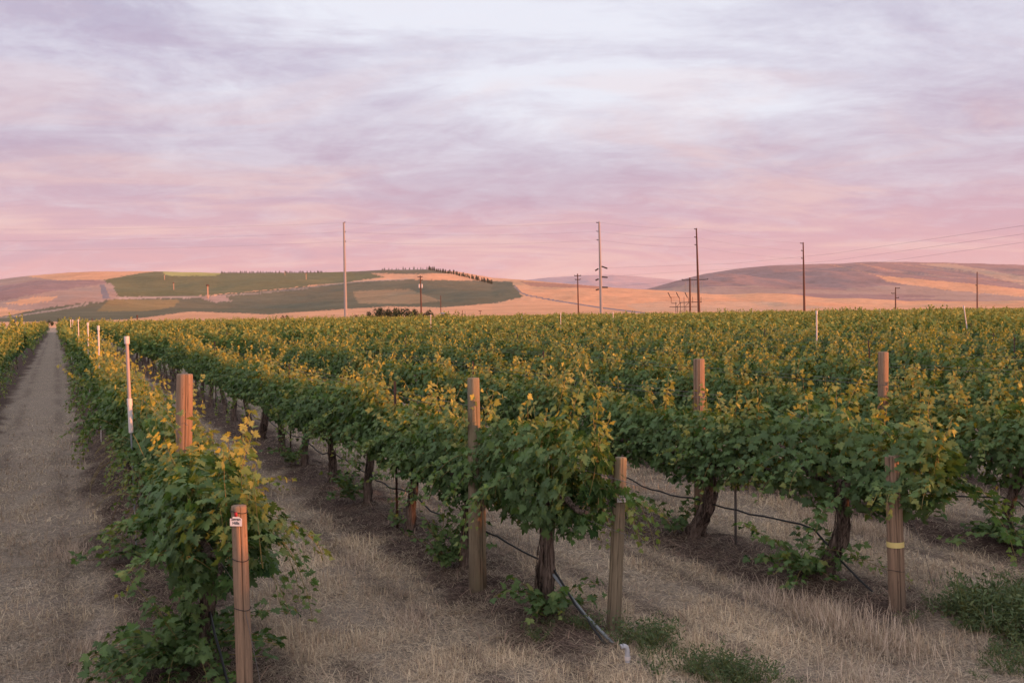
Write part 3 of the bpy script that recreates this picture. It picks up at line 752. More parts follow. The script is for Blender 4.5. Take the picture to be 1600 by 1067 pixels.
def pick(src):
    seen = {};
    for o, m_ in src: seen.setdefault(m_.name, o)
    return [seen[k] for k in sorted(seen)]
srcs = pick(hi_src)[:3]+pick(md_src)[:3]+pick(fr_src)[:4]
nh, nm, nf = len(pick(hi_src)[:3]), len(pick(md_src)[:3]), len(pick(fr_src)[:4])
def stuff_vines():
    P = np.array([(q[5], q[6], float(gz(q[5], q[6]))) for q in farv]); D = np.array([q[0] for q in farv]); n = len(P)
    lat = rng.normal(0, .06, n); P[:, 0] += V[0]*lat; P[:, 1] += V[1]*lat
    me = bpy.data.meshes.new('vine_points'); me.vertices.add(n); me.vertices.foreach_set('co', P.astype(np.float32).ravel())
    idx = np.where(D < 19, rng.integers(0, nh, n), np.where(D < 42, nh+rng.integers(0, nm, n), nh+nm+rng.integers(0, nf, n))).astype(np.int32)
    a = me.attributes.new('pick', 'INT', 'POINT'); a.data.foreach_set('value', idx)
    rot = np.zeros((n, 3), np.float32); rot[:, 2] = rz_row+pi*rng.integers(0, 2, n)
    a = me.attributes.new('rot', 'FLOAT_VECTOR', 'POINT'); a.data.foreach_set('vector', rot.ravel())
    scv = np.ones((n, 3), np.float32); scv[:, 2] = (.90+.24*fbm(P[:, 0]/3.1, P[:, 1]/3.1, 19, 3))*(1+rng.normal(0, .085, n)); scv[:, 1] = 1+rng.normal(0, .12, n); scv[:, 0] = 1.02
    a = me.attributes.new('scl', 'FLOAT_VECTOR', 'POINT'); a.data.foreach_set('vector', scv.ravel())
    o = obj('far_grape_vines', me, label='rows upon rows of grape vines filling the vineyard out to its far edge', cat='grape vines', kind='stuff')
    ng = bpy.data.node_groups.new('vine_rows', 'GeometryNodeTree')
    ng.interface.new_socket('Geometry', in_out='INPUT', socket_type='NodeSocketGeometry'); ng.interface.new_socket('Geometry', in_out='OUTPUT', socket_type='NodeSocketGeometry')
    N = ng.nodes; Lk = ng.links
    gi = N.new('NodeGroupInput'); go = N.new('NodeGroupOutput'); iop = N.new('GeometryNodeInstanceOnPoints'); jn = N.new('GeometryNodeJoinGeometry')
    for s_ in reversed(srcs):
        oi = N.new('GeometryNodeObjectInfo'); oi.transform_space = 'ORIGINAL'; oi.inputs['Object'].default_value = s_; oi.inputs['As Instance'].default_value = True
        Lk.new(oi.outputs['Geometry'], jn.inputs[0])
    def na(name, ty):
        q = N.new('GeometryNodeInputNamedAttribute'); q.data_type = ty; q.inputs['Name'].default_value = name
        return [s for s in q.outputs if s.enabled and s.name == 'Attribute'][0]
    Lk.new(gi.outputs[0], iop.inputs['Points']); Lk.new(jn.outputs[0], iop.inputs['Instance']); iop.inputs['Pick Instance'].default_value = True
    Lk.new(na('pick', 'INT'), iop.inputs['Instance Index'])
    Lk.new(na('rot', 'FLOAT_VECTOR'), iop.inputs['Rotation']); Lk.new(na('scl', 'FLOAT_VECTOR'), iop.inputs['Scale'])
    Lk.new(iop.outputs[0], go.inputs[0])
    md = o.modifiers.new('rows', 'NODES'); md.node_group = ng
stuff_vines()

# ---------------------------------------------------------------- posts
def post_mesh(seed, h, rb, rt_, mat_, cracks=5):
    g = np.random.default_rng(seed); sides = 60; n = 34; k = np.linspace(0, 1, n); an = np.arange(sides)/sides*2*pi
    ca = g.uniform(0, 2*pi, cracks); cw = g.uniform(.5, 3, cracks)
    rad = rb+(rt_-rb)*k; rad[-1] *= .93; z = -.25+k*(h+.25); z[-1] = h; z[-2] = h-.012
    crack = np.zeros((n, sides))
    for a, wv in zip(ca, cw):
        mid = a+.09*np.sin(k*wv*4+a)
        dd = np.abs((an[None]-mid[:, None]+pi) % (2*pi)-pi)
        s0 = g.uniform(-.2, .5); s1 = s0+g.uniform(.5, 1.2)
        crack = np.maximum(crack, np.clip(1-dd/.075, 0, 1)*((k > s0) & (k < s1))[:, None])
    irr = 1+.03*np.sin(an*2+seed)[None]+.02*np.sin(an*5+k[:, None]*4)+.012*np.sin(k*23+seed)[:, None]
    rr = rad[:, None]*irr - crack*.011
    v = np.stack([rr*np.cos(an), rr*np.sin(an), np.repeat(z[:, None], sides, 1)], -1).reshape(-1, 3)
    i = np.arange(n-1)[:, None]*sides; j = np.arange(sides)[None]; q = (j+1) % sides
    f = np.stack([i+j, i+q, i+sides+q, i+sides+j], -1).reshape(-1, 4)
    v = np.vstack([v, [[0, 0, h+.002]]]); top = (n-1)*sides
    f3 = np.array([[top+a_, top+(a_+1) % sides, len(v)-1] for a_ in range(sides)])
    return new_mesh('post', v, [f, f3], mat_, True, {'crack': np.concatenate([crack.ravel()*.85, [0]])})
def ring_mesh(r_, th, name, m_, wdt=None):
    b = MB(); a = np.linspace(0, 2*pi, 33)
    if wdt is None: b.tube(np.stack([np.cos(a)*r_, np.sin(a)*r_, .006*np.sin(a*2)], -1), th, 5, False)
    else:
        v = []; 
        for z in (-wdt/2, wdt/2):
            for q in a[:-1]: v.append((cos(q)*r_, sin(q)*r_, z))
        b.add(v, [[q, (q+1) % 32, 32+(q+1) % 32, 32+q] for q in range(32)])
    return b.mesh(name, m_)
def tag_on(parent, r_, z, ang, roll=0.):
    root = obj('name_tag', None, parent)
    b = MB(); w_, h_ = .078, .060
    o2 = [(-w_/2, -h_/2), (w_/2, -h_/2), (w_/2, h_/2-.014), (w_/2-.022, h_/2), (-w_/2+.022, h_/2), (-w_/2, h_/2-.014)]
    v = [(x, -.0015, y) for x, y in o2]+[(x, .0015, y) for x, y in o2]; n = 6
    b.add(v, [[0, 1, 2], [0, 2, 3], [0, 3, 4], [0, 4, 5], [6, 8, 7], [6, 9, 8], [6, 10, 9], [6, 11, 10]])
    b.add(v, [[q, (q+1) % n, n+(q+1) % n, n+q] for q in range(n)])
    me = b.mesh('tag_plate', M_TAG)
    T = Matrix.Translation(Vector((sin(ang)*(r_+.006), -cos(ang)*(r_+.006), z))) @ Matrix.Rotation(ang, 4, 'Z') @ Matrix.Rotation(roll, 4, 'Y')
    bpy.data.objects.remove(root)
    pl = obj('name_tag', me, parent); pl.matrix_local = T
    for line, zz, s in (('Seven', .006, .026), ('Hills', -.019, .026)):
        cu = bpy.data.curves.new('t', 'FONT'); cu.body = line; cu.size = s; cu.align_x = 'CENTER'; cu.offset = .0006
        to = bpy.data.objects.new('t', cu); COL.objects.link(to)
        dg = bpy.context.evaluated_depsgraph_get(); tm = bpy.data.meshes.new_from_object(to.evaluated_get(dg))
        bpy.data.objects.remove(to); tm.transform(Matrix.Translation((0, -.0022, zz)) @ Matrix.Rotation(pi/2, 4, 'X')); tm.name = 'lettering'
        tm.materials.clear(); tm.materials.append(M_INK); lo_ = obj('lettering', tm, pl)
    rb = MB().box((0, -.001, .044), (.017, .006, .026)); obj('red_tie', rb.mesh('red_tie', M_RED), pl)
PG = 'round wooden trellis posts'
def post(name, n, u_, p, h, rb, rt_, seed, m_, lab, tilt=(0, 0)):
    X, Y = xy(u_, p); e = obj(name, None, loc=(X, Y, gz1((X, Y))), rot=(tilt[1], tilt[0], 0), label=lab, cat='post', group=PG)
    obj('shaft', post_mesh(seed, h, rb, rt_, m_), e); return e
pA = post('end_post', 0, 6.47, 1.05, 1.53, .055, .048, 3, M_WOOD, 'short wooden end post with white tag, nearest the camera, beside the path', tilt=(-.012, 0))
pB = post('end_post', 1, 7.40, 4.31, 1.50, .064, .050, 7, M_WOODG, 'short wooden end post with white tag ending the second row right of the path', tilt=(.055, 0))
pC = post('end_post', 2, 6.73, 6.90, 1.40, .075, .066, 9, M_WOOD, 'grey wooden end post with pale yellow band, near end of the third row', tilt=(-.03, 0))
tag_on(pA, .050, 1.44, -.10, .02); tag_on(pB, .058, 1.155, .22, -.05)
for q_, zz in ((pA, 1.49), (pA, 1.19), (pA, .87), (pC, 1.08), (pC, 1.02), (pC, .36)):
    rr = .056 if q_ is pA else .0745
    obj('wire_wrap', ring_mesh(rr-.003, .0028, 'wire_wrap', M_DARK), q_, loc=(0, 0, zz), rot=(random.Random(int(zz*100)).uniform(-.1, .1), .05, 0))
obj('yellow_band', ring_mesh(.0765, 0, 'yellow_band', M_BAND, .05), pC, loc=(0, 0, .60))
b = MB(); b.tube([(.03, -.04, .86), (.10, -.03, .45), (.16, -.04, .02), (.2, -.1, -.02)], .0022, 4); obj('tie_wire', b.mesh('tie_wire', M_WIRE), pA)
b = MB(); b.tube([(.05, -.05, 1.05), (.3, .1, .5), (.42, .16, .02)], .0022, 4); obj('tie_wire', b.mesh('tie_wire', M_WIRE), pC)
pA2 = post('line_post', 0, 9.96, 1.04, 2.19, .080, .073, 13, M_WOOD, 'tall wooden post standing in the row beside the path, cracked down its face', tilt=(.034, 0))
pB2 = post('line_post', 1, 9.15, 3.76, 2.12, .084, .060, 17, M_WOODG, 'tall wooden post standing in the second row right of the path')
pC2 = post('line_post', 2, 10.16, 7.17, 2.13, .070, .066, 21, M_WOOD, 'tall wooden post rising from the third row right of the path')
pD2 = post('line_post', 3, 10.07, 10.05, 2.12, .072, .068, 25, M_WOOD, 'tall slightly leaning wooden post rising from the fourth row right of the path', tilt=(.012, 0))
b = MB(); b.box((.085, -.03, .45), (.035, .02, 1.1)); obj('split_board', b.mesh('split_board', M_WOODG), pB2)

# ---------------------------------------------------------------- steel stakes
def stake_mesh(h, m_):
    b = MB(); b.box((0, 0, h/2-.1), (.028, .006, h+.2)); b.box((0, .012, h/2-.1), (.006, .022, h+.2))
    for k in range(int(h/.12)): b.box((0, -.006, .1+k*.12), (.012, .008, .02))
    return b.mesh('stake', m_)
ST = [stake_mesh(1.78, M_STAKE), stake_mesh(1.9, M_STAKE), stake_mesh(1.25, M_STAKEG)]
def place_stake(n, u_, p, k, lab, grp='thin steel stakes standing among the vines'):
    X, Y = xy(u_, p); obj('steel_stake', ST[k], loc=(X, Y, gz1((X, Y))), rz=rz_row+random.Random(int(u_*10)).uniform(-.3, .3), rot=None, label=lab, cat='stake', group=grp)
place_stake(2, 9.36, 7.10, 2, 'thin grey steel stake on bare ground between the first two trunks of the third row')
place_stake(3, 10.2, 10.6, 2, 'grey steel stake behind the yellow banded post, in the fourth row')
place_stake(1, 12.25, 3.95, 1, 'thin dark steel stake beside a bent trunk in the second row right of the path')
cnt = 0
for n in range(0, 26):
    for k in range(9):
        u_ = 15.9+k*9.75+(n*3.1) % 5; p = rowp(n)
        X, Y = xy(u_, p); x, y, w_ = proj(X, Y, 1.8)
        if not (-10 < x < 1610) or math.hypot(X, Y) > 95: continue
        lab = f'thin rusty steel stake poking out of the {rowname(n)}' if n < 8 else 'thin rusty steel stake poking out of the far vine rows'
        place_stake(n, u_, p, k % 2, lab)

# ---------------------------------------------------------------- sprinkler risers
def riser_mesh_parts(e, h):
    b = MB(); b.tube([(0, 0, 1.75), (0, 0, h-.08)], .020, 12); obj('shaft', b.mesh('riser_shaft', M_PVCS, True), e)
    b = MB(); b.tube([(0, 0, h-.09), (0, 0, h-.088), (0, 0, h)], (.030, .031, .031), 14); obj('cap', b.mesh('riser_cap', M_PVC, True), e)
    b = MB(); b.tube([(0, 0, 1.40), (0, 0, 1.78)], .0265, 12); b.tube([(0, 0, 1.72), (0, 0, 1.80)], .031, 12); obj('sleeve', b.mesh('riser_sleeve', M_PVC, True), e)
    b = MB(); b.tube([(.0, 0, -.1), (.0, 0, 1.42)], .0105, 8); obj('steel_rod', b.mesh('riser_rod', M_HOSEG, True), e)
RS = 'white plastic sprinkler risers'
X, Y = xy(12.45, .80); e = obj('sprinkler_riser', None, loc=(X, Y, gz1((X, Y))), rot=(0, -.022, 0), label='nearest white plastic riser pipe, in the row beside the path, capped and slightly leaning', cat='sprinkler riser', group=RS)
riser_mesh_parts(e, 2.53)
b = MB(); b.tube([(0, 0, -.05), (0, 0, 1.5)], .012, 6); b.tube([(0, 0, 1.45), (0, 0, 2.42)], .02, 8); b.tube([(0, 0, 2.40), (0, 0, 2.5)], .03, 8); RM = b.mesh('riser', M_PVC, True)
b = MB(); b.tube([(0, 0, -.05), (0, 0, 1.5)], .02, 6); b.tube([(0, 0, 1.45), (0, 0, 2.42)], .024, 8); b.tube([(0, 0, 2.40), (0, 0, 2.5)], .034, 8); RM2 = b.mesh('riser', M_PVC, True)
for px_, row_, lab in ((154.3, 0, 'second'), (137.8, 0, 'third'), (122.8, 0, 'fourth'), (114., 0, 'fifth'), (110.6, 0, 'sixth')):
    us = np.linspace(15, 225, 4000); Q = U[None]*us[:, None]+V[None]*(P0-.2); x, y, w_ = proj(Q[:, 0], Q[:, 1], np.full(4000, 2.3))
    u_ = us[np.argmin(np.abs(x-px_))]; X, Y = xy(u_, P0-.2)
    obj('sprinkler_riser', RM if u_ < 60 else RM2, loc=(X, Y, gz1((X, Y))), label=f'{lab} nearest white riser pipe in the row beside the dirt path', cat='sprinkler riser', group=RS)
for x_, dist, sc_, tl, lab in ((1276, 30, 1.01, 0, 'white riser pipe right of centre, below the brown wooden utility pole'), (1521, 42, 1.03, -.14, 'leaning white riser pipe near the right edge of the vineyard'), (876, 52, 1., 0, 'white riser pipe left of the tall pale steel pole'), (673, 56, 1., 0, 'white riser pipe below the clump of dark trees'),
        (958, 72, 1., 0, None), (994, 105, .98, 0, None), (711, 110, 1., 0, None), (632, 125, 1., 0, None), (553, 85, .97, 0, None), (476, 105, .95, 0, None), (418, 110, 1., 0, None), (1375, 92, 1., 0, None), (1344, 112, 1., 0, None), (1176, 120, 1., 0, None), (815, 95, 1., 0, None), (846, 130, .98, 0, None), (1266, 150, 1., 0, None), (1068, 140, .97, 0, None), (345, 120, .97, 0, None)):
    dr = fw+rt*(x_-800)/F+up*(533.5-493)/F; dr = dr[:2]/np.linalg.norm(dr[:2])
    p = float(V@dr)*dist; k = round((p-P0)/PS); dist2 = (P0+PS*k)/float(V@dr); X, Y = dr*dist2
    obj('sprinkler_riser', RM if dist < 60 else RM2, loc=(X, Y, gz1((X, Y))), rot=(0, tl, 0), scale=sc_, label=lab or 'small distant white riser pipe standing in the far rows', cat='sprinkler riser', group=RS)

# ---------------------------------------------------------------- drip hoses and trellis wires, one of each per row
for n in range(-1, 9):
    p = rowp(n); us = np.concatenate([np.arange(6.9, 40, .22), np.arange(40, 120, 2.)])
    k = (us-8.1)/VS; sag = np.abs(np.sin(k*pi))
    q = U[None]*us[:, None]+V[None]*(p+.03+.05*np.sin(us*1.3+n)[:, None]*.6)
    z = gz(q[:, 0], q[:, 1])+.46-.07*sag+.03*np.sin(us*2.1+n)
    z = np.where(us < 8.0, z-(8.0-us)*.42, z)
    b = MB(); b.tube(np.column_stack([q, z]), .0105, 6)
    o = obj('drip_hose', b.mesh('drip_hose', M_HOSE, True), label=f'black drip irrigation hose hung low along the {rowname(n)}', cat='drip hose', group='drip hoses under the vines')
    b = MB()
    for zz, pp in ((1.02, 0), (1.42, .05), (1.72, -.04), (1.76, .06)):
        us2 = np.concatenate([np.arange(6.6 if zz < 1.5 else 9.6, 40, .65), np.arange(40, 130, 4.)])
        q = U[None]*us2[:, None]+V[None]*(p+pp); z = GR(np.hypot(q[:, 0], q[:, 1]))+.06+zz-.02*np.abs(np.sin(us2/3.))
        b.tube(np.column_stack([q, z]), .0024, 4, False)
    obj('trellis_wires', b.mesh('trellis_wires', M_WIRE), label=f'thin metal trellis wires strung along the {rowname(n)}', cat='wire', group='trellis wires')
# pale tubing end and blue tube
q = np.array([xy(8.0, 4.02), xy(7.5, 4.08), xy(7.0, 4.12), xy(6.86, 4.1)]); b = MB(); b.tube([(q[0][0], q[0][1], .47), (q[1][0], q[1][1], .22), (q[2][0], q[2][1], .06), (q[3][0], q[3][1], .03)], .014, 8)
obj('hose_end', b.mesh('hose_end', M_HOSEG, True), label='grey stretch of tubing slanting down to the ground near the second end post', cat='tube')
# crusted white elbow by the second end post
X, Y = xy(6.62, 3.98); zb = gz1((X, Y)); e = obj('pipe_elbow', None, loc=(X, Y, zb), rz=.3, label='crusted white pipe elbow sticking out of the weeds at the bottom of the picture', cat='pipe', scale=.8)
a = np.linspace(0, pi*.62, 10); b = MB(); b.tube(np.vstack([[(.0, 0, -.1), (.0, 0, .08)], np.stack([-.05+.05*np.cos(a), a*0, .10+.06*np.sin(a)], -1)]), .024, 12, bump=lambda t, an: .10*np.sin(an*3+t*30)*np.sin(t*47)); obj('elbow', b.mesh('elbow', M_CONC, True), e)
b = MB(); b.tube([(0, 0, .02), (0, 0, .055)], .030, 12); obj('collar', b.mesh('collar', M_PVC, True), e)

# ---------------------------------------------------------------- green weeds
def weed_mesh(seed, h, w_, n):
    g = np.random.default_rng(seed); b = MB(); P_, T_, N_, S_, A_ = [], [], [], [], []
    for i in range(n):
        a = g.uniform(0, 2*pi); rr = g.uniform(0, w_)*.6; d = np.array([cos(a)*g.uniform(.2, 1.), sin(a)*g.uniform(.2, 1.), 1.3]); d /= np.linalg.norm(d)
        k = np.linspace(0, 1, 6); L = h*g.uniform(.55, 1.15); c = np.array([cos(a)*rr, sin(a)*rr, 0])
        pts = c+d*L*k[:, None]+np.array([0, 0, -.10])*k[:, None]**2+g.normal(0, .012, (6, 3))*k[:, None]
        b.tube(pts, np.linspace(.003, .0012, 6), 3, False)
        for q in range(16):
            t = g.uniform(.15, 1); P_.append(c+d*L*t+np.array([0, 0, -.10])*t*t+g.normal(0, .018, 3)); o = g.normal(0, 1, 3); o[2] = abs(o[2])
            T_.append(o); N_.append(g.normal(0, 1, 3)); S_.append(g.uniform(.018, .045)); A_.append(g.uniform(.05, .8)*t)
    tv = np.array([[0, 0, 0], [.16, .5, 0], [0, 1, .0], [-.16, .5, 0]]); tf = np.array([[0, 1, 2], [0, 2, 3]])
    P_, T_, N_, S_ = map(np.array, (P_, T_, N_, S_)); y = T_/np.linalg.norm(T_, axis=1, keepdims=True); x = np.cross(y, N_); x /= np.linalg.norm(x, axis=1, keepdims=True)
    v = P_[:, None]+S_[:, None, None]*(tv[None, :, 0:1]*x[:, None]+tv[None, :, 1:2]*y[:, None])
    f = tf[None]+np.arange(len(P_))[:, None, None]*4
    return new_mesh('weed_leaves', v.reshape(-1, 3), f.reshape(-1, 3), M_WEED, False, {'tone': np.repeat(A_, 4)}), b.mesh('weed_stems', M_CANE)
def weed_patch(name, seed, cents, lab):
    g = np.random.default_rng(seed); LV, LF, LT, SV, SF = [], [], [], [], []; nl = ns = 0
    for (uu, pp, su, sp, k, h) in cents:
        for i in range(k):
            # a small plant: 8 stems from one root
            u_ = uu+g.normal(0, su); p_ = pp+g.normal(0, sp); X, Y = xy(u_, p_); z = gz1((X, Y))
            dd = math.exp(-.5*(((u_-uu)/su)**2+((p_-pp)/sp)**2)*.6); lm, sm = protos[g.integers(len(protos))]
            a = g.uniform(0, 6.28); s_ = h*(.45+.75*dd)*g.uniform(.7, 1.3); c, s2 = cos(a)*s_, sin(a)*s_
            Mx = np.array([[c, -s2, 0], [s2, c, 0], [0, 0, s_*g.uniform(.8, 1.2)]])
            LV.append(lm[0]@Mx.T+[X, Y, z-.01]); LF.append(lm[1]+nl); LT.append(lm[2]); nl += len(lm[0])
            SV.append(sm[0]@Mx.T+[X, Y, z-.01]); SF.append(sm[1]+ns); ns += len(sm[0])
    o = obj(name, new_mesh(name, np.vstack(LV), np.vstack(LF), M_WEED, False, {'tone': np.concatenate(LT)}), label=lab, cat='weeds', kind='stuff')
    obj('stems', new_mesh('stems', np.vstack(SV), np.vstack(SF), M_CANE), o, kind='stuff')
def _arr(me, tone=False):
    v = np.empty(len(me.vertices)*3, np.float32); me.vertices.foreach_get('co', v)
    k = me.polygons[0].loop_total; f = np.empty(len(me.loops), np.int32); me.loops.foreach_get('vertex_index', f)
    r = [v.reshape(-1, 3).astype(float), f.reshape(-1, k)]
    if tone: t_a = np.empty(len(me.vertices), np.float32); me.attributes['tone'].data.foreach_get('value', t_a); r.append(t_a)
    return r
protos = []
for i in range(4):
    a_, b_m = weed_mesh(61+i, (.26, .34, .20, .30)[i], .10, (9, 12, 8, 10)[i]); protos.append((_arr(a_, True), _arr(b_m))); bpy.data.meshes.remove(a_); bpy.data.meshes.remove(b_m)
weed_patch('green_weeds', 5, [(6.15, 7.5, .25, .35, 70, 1.25), (5.6, 7.9, .35, .5, 120, 1.3), (5.1, 7.7, .35, .5, 90, 1.2), (5.7, 8.9, .4, .6, 70, 1.1), (6.7, 8.6, .3, .5, 20, .8)], 'feathery green weeds spreading over the ground beside the yellow banded post')
weed_patch('sparse_weeds', 6, [(7.0, 4.4, .2, .16, 14, 1.0), (6.25, 4.35, .16, .28, 26, .8), (6.0, 4.7, .15, .2, 12, .8), (7.5, 4.0, .2, .2, 6, .8)], 'thin grey green weeds around the foot of the second tagged post')

# ---------------------------------------------------------------- far things
def at(x, z):        # world X,Y at pixel column x and depth z, with ground height
    X = (x-800)/F*z*cos(PITCH); Y = z; zz = float(height(np.array([X]), np.array([Y]))[0]); return X, Y, zz
def elev(y, x, z): return H+(hor(x)-y)*z/F
def up_pole(name, x, z, ytop, rb, rt_, m_, lab, arms, lean=0., extra=None):
    X, Y, zz = at(x, z); top = elev(ytop, x, z)-zz
    e = obj(name, None, loc=(X, Y, zz), rot=(0, -.0138*0+lean, 0), label=lab, cat='utility pole', group='power poles behind the vineyard')
    b = MB(); b.tube([(0, 0, -1), (0, 0, top*.5), (0, 0, top)], (rb, (rb+rt_)/2, rt_), 12); obj('pole', b.mesh('pole', m_, True), e)
    for (ya, dx0, dx1, dz) in arms:
        za = elev(ya, x, z)-zz; s = z/F
        b = MB(); b.tube([(dx0*s, 0, za), (dx1*s, 0, za+dz*s)], .11*z/300, 6); obj('crossarm', b.mesh('crossarm', M_DARK), e)
        for q in ([dx1] if dx0 == 0 else [dx0, dx1]):
            b = MB(); b.tube([(q*s, 0, za+dz*s-.05), (q*s, 0, za+dz*s+.25*z/300)], .10*z/300, 6); obj('insulator', b.mesh('insulator', M_DARK), e)
    if extra: extra(e, zz)
    return e
S3 = 300/F
def polex(x, y, z): X = (x-800)/F*z; return (X, z, elev(y, x, z))
e1_ = up_pole('power_pole', 541, 300, 348, .52, .26, M_POLES, 'tall pale steel power pole on the left, rising beside the dark bushes', [(350, 0, 2, 2), (365, 0, 2, 2), (380, 0, 2, 2)], lean=-.004)
e2_ = up_pole('power_pole', 940.5, 300, 347, .52, .26, M_POLES, 'tall pale steel power pole near the middle carrying extra dead end insulators', [(348.5, 0, -4, 0), (362, 0, -4, 0), (375.5, 0, -4, 0)], lean=-.014,
    extra=lambda e, zz: [obj('insulator_string', MB().tube([(a*S3, 0, elev(y0, 940, 300)-zz), (b2*S3, 0, elev(y1, 940, 300)-zz)], .22, 6).mesh('insulator_string', M_DARK), e) for a, b2, y0, y1 in ((2, 11, 416.5, 420), (2, 11, 433, 434), (2, 11, 449, 449.5), (-3, -8, 420, 423), (-3, -8, 436, 438), (-3, -8, 452, 453))])
up_pole('power_pole', 1093, 300, 357, .44, .20, M_POLEW, 'tall brown wooden power pole with short arms, right of the switch gear', [(358.5, 0, -3, 0), (371, 0, -3, 0), (383, 0, -3, 0)], lean=-.022)
up_pole('power_pole', 1257.5, 340, 379, .42, .20, M_POLEW, 'brown wooden power pole with three arms standing before the right hill', [(380.5, 0, -4, 0), (392, 0, -3, 0), (404, 0, -3, 0)], lean=-.012)
up_pole('power_pole', 1527.5, 520, 425, .36, .24, M_POLEW, 'plain wooden pole near the right edge, in front of the hill', [(446, 0, -2, 0)])
up_pole('power_pole', 1400, 420, 449, .30, .20, M_POLEW, 'short wooden pole with side arms below the right hill', [(450.5, 0, 6, 0), (458.5, 0, -6, 0), (465.5, 0, 5, 0)])
up_pole('power_pole', 904.5, 330, 428, .26, .17, M_POLEW, 'thin wooden pole with two crossarms left of the middle steel pole', [(431, -5, 5, 0), (437, -4, 4, 0)], lean=-.01)
up_pole('power_pole', 659, 330, 431, .28, .18, M_POLEW, 'wooden pole with crossarm and transformers above the dark trees', [(433, -4, 3, 0), (438, 0, 3, 0)], lean=-.01,
        extra=lambda e, zz: [obj('transformer', MB().tube([(q*.2, -.2, elev(450, 659, 330)-zz), (q*.2, -.2, elev(444, 659, 330)-zz)], .28, 8).mesh('transformer', mat('transformer_grey', (.45, .42, .42))[0]), e) for q in (-2.2, 2.2)])
up_pole('power_pole', 689.5, 380, 462, .16, .12, M_POLEW, 'thin short pole right of the dark trees', [])
up_pole('power_pole', 1079, 305, 434, .30, .22, M_POLEW, 'reddish pole of the switch gear left of the tall brown pole', [(438, -12, 28, 1)])
# power lines: one object each
def wire(name, pts, lab, th=.035):
    b = MB(); b.tube(np.array(pts), th, 4, False); obj(name, b.mesh(name, M_WIRE), label=lab, cat='power line', group='power lines crossing the sky')
def span(a, b, sag, n=20):
    k = np.linspace(0, 1, n)[:, None]; q = np.array(a)*(1-k)+np.array(b)*k; q[:, 2:3] -= sag*4*k*(1-k); return q
for k, (yl, ya, yb, ym) in enumerate(((356, 349, 348, 'top'), (376, 363, 362, 'middle'), (391, 378, 375.5, 'lowest'))):
    a = span(polex(-220, yl+0, 330), polex(543, ya, 300), 1.2); b2 = span(polex(543, ya, 300), polex(936.5, yb, 300), 1.1)
    c = span(polex(936.5, yb, 300), polex(1090, yb+9.5+k*.5, 300), .6); d = span(polex(1090, yb+9.5+k*.5, 300), polex(1253, 380.5+12*k, 340), .6)
    wire('power_line', np.vstack([a, b2[1:], c[1:], d[1:]]), f'{ym} of the three conductors slung between the two pale steel poles', .014)
for k, (y0, y1, ym) in enumerate(((419, 338, 'upper'), (432, 351, 'middle'), (448, 366, 'lower'))):
    q = [polex(x, y, z) for x, y, z in ((951, y0, 300), (1150, (412, 420, 434)[k], 260), (1300, (397, 408, 421)[k], 220), (1600, (353, 366, 379)[k], 140), (1800, (322, 336, 350)[k], 105))]
    pts = np.array(q); t = np.linspace(0, 4, 41); pp = np.stack([np.interp(t, range(5), pts[:, j]) for j in range(3)], -1)
    wire('power_line', pp, f'{ym} conductor climbing towards the top right edge from the middle steel pole', .014)
# switch gear
def gear():
    z = 310; zz = at(1070, z)[2]; X0 = (1070-800)/F*z
    e = obj('switch_gear', None, loc=(X0, z, zz), label='low steel frame of outdoor electrical switch gear between the steel pole and tall brown pole', cat='switch gear')
    def L(x, y, dy=0.): return ((x-1070)/F*z, dy, elev(y, x, z)-zz)
    def bar(name, pts, th, m_=M_DARK): b = MB(); b.tube(pts, th, 5); obj(name, b.mesh(name, m_), e)
    for x in (1057.5, 1064.5, 1070.5): bar('upright', [L(x, 490, 1.), L(x, 472, 1.)], .09)
    for x in (1057.5, 1070.5): bar('upright', [L(x, 490, -2), L(x, 479, -2)], .08)
    bar('beam', [L(1063, 473, 1.), L(1098, 471.5, 1.)], .11); bar('beam', [L(1045, 480, -2), L(1088, 479, -2)], .09); bar('beam', [L(1050, 474, 0), L(1058, 474, 0)], .1)
    bar('brace', [L(1057, 480, 0), L(1064, 473, 0)], .07); bar('brace', [L(1070, 480, 0), L(1077, 473, 0)], .07)
    for x in (1049.5, 1062.5, 1069.5, 1076.5, 1083, 1096): bar('post_insulator', [L(x, 473.5, 0), L(x, 464, 0)], .07, M_POLEW)
    bar('bus_bar', [L(1049.5, 464.5, 0), L(1060, 464.5, 0)], .06, M_POLEW)
    for x in (1044.5, 1057.5, 1071): bar('switch_blade', [L(x, 457, 0), L(x+4, 465.5, 0)], .13)
    for x in (1071.5, 1085, 1097.5): bar('arrester', [L(x, 440, 0), L(x, 447, 0)], .10, M_POLES); bar('arrester', [L(x, 447, 0), L(x, 455, 0)], .04, M_POLES)
gear()

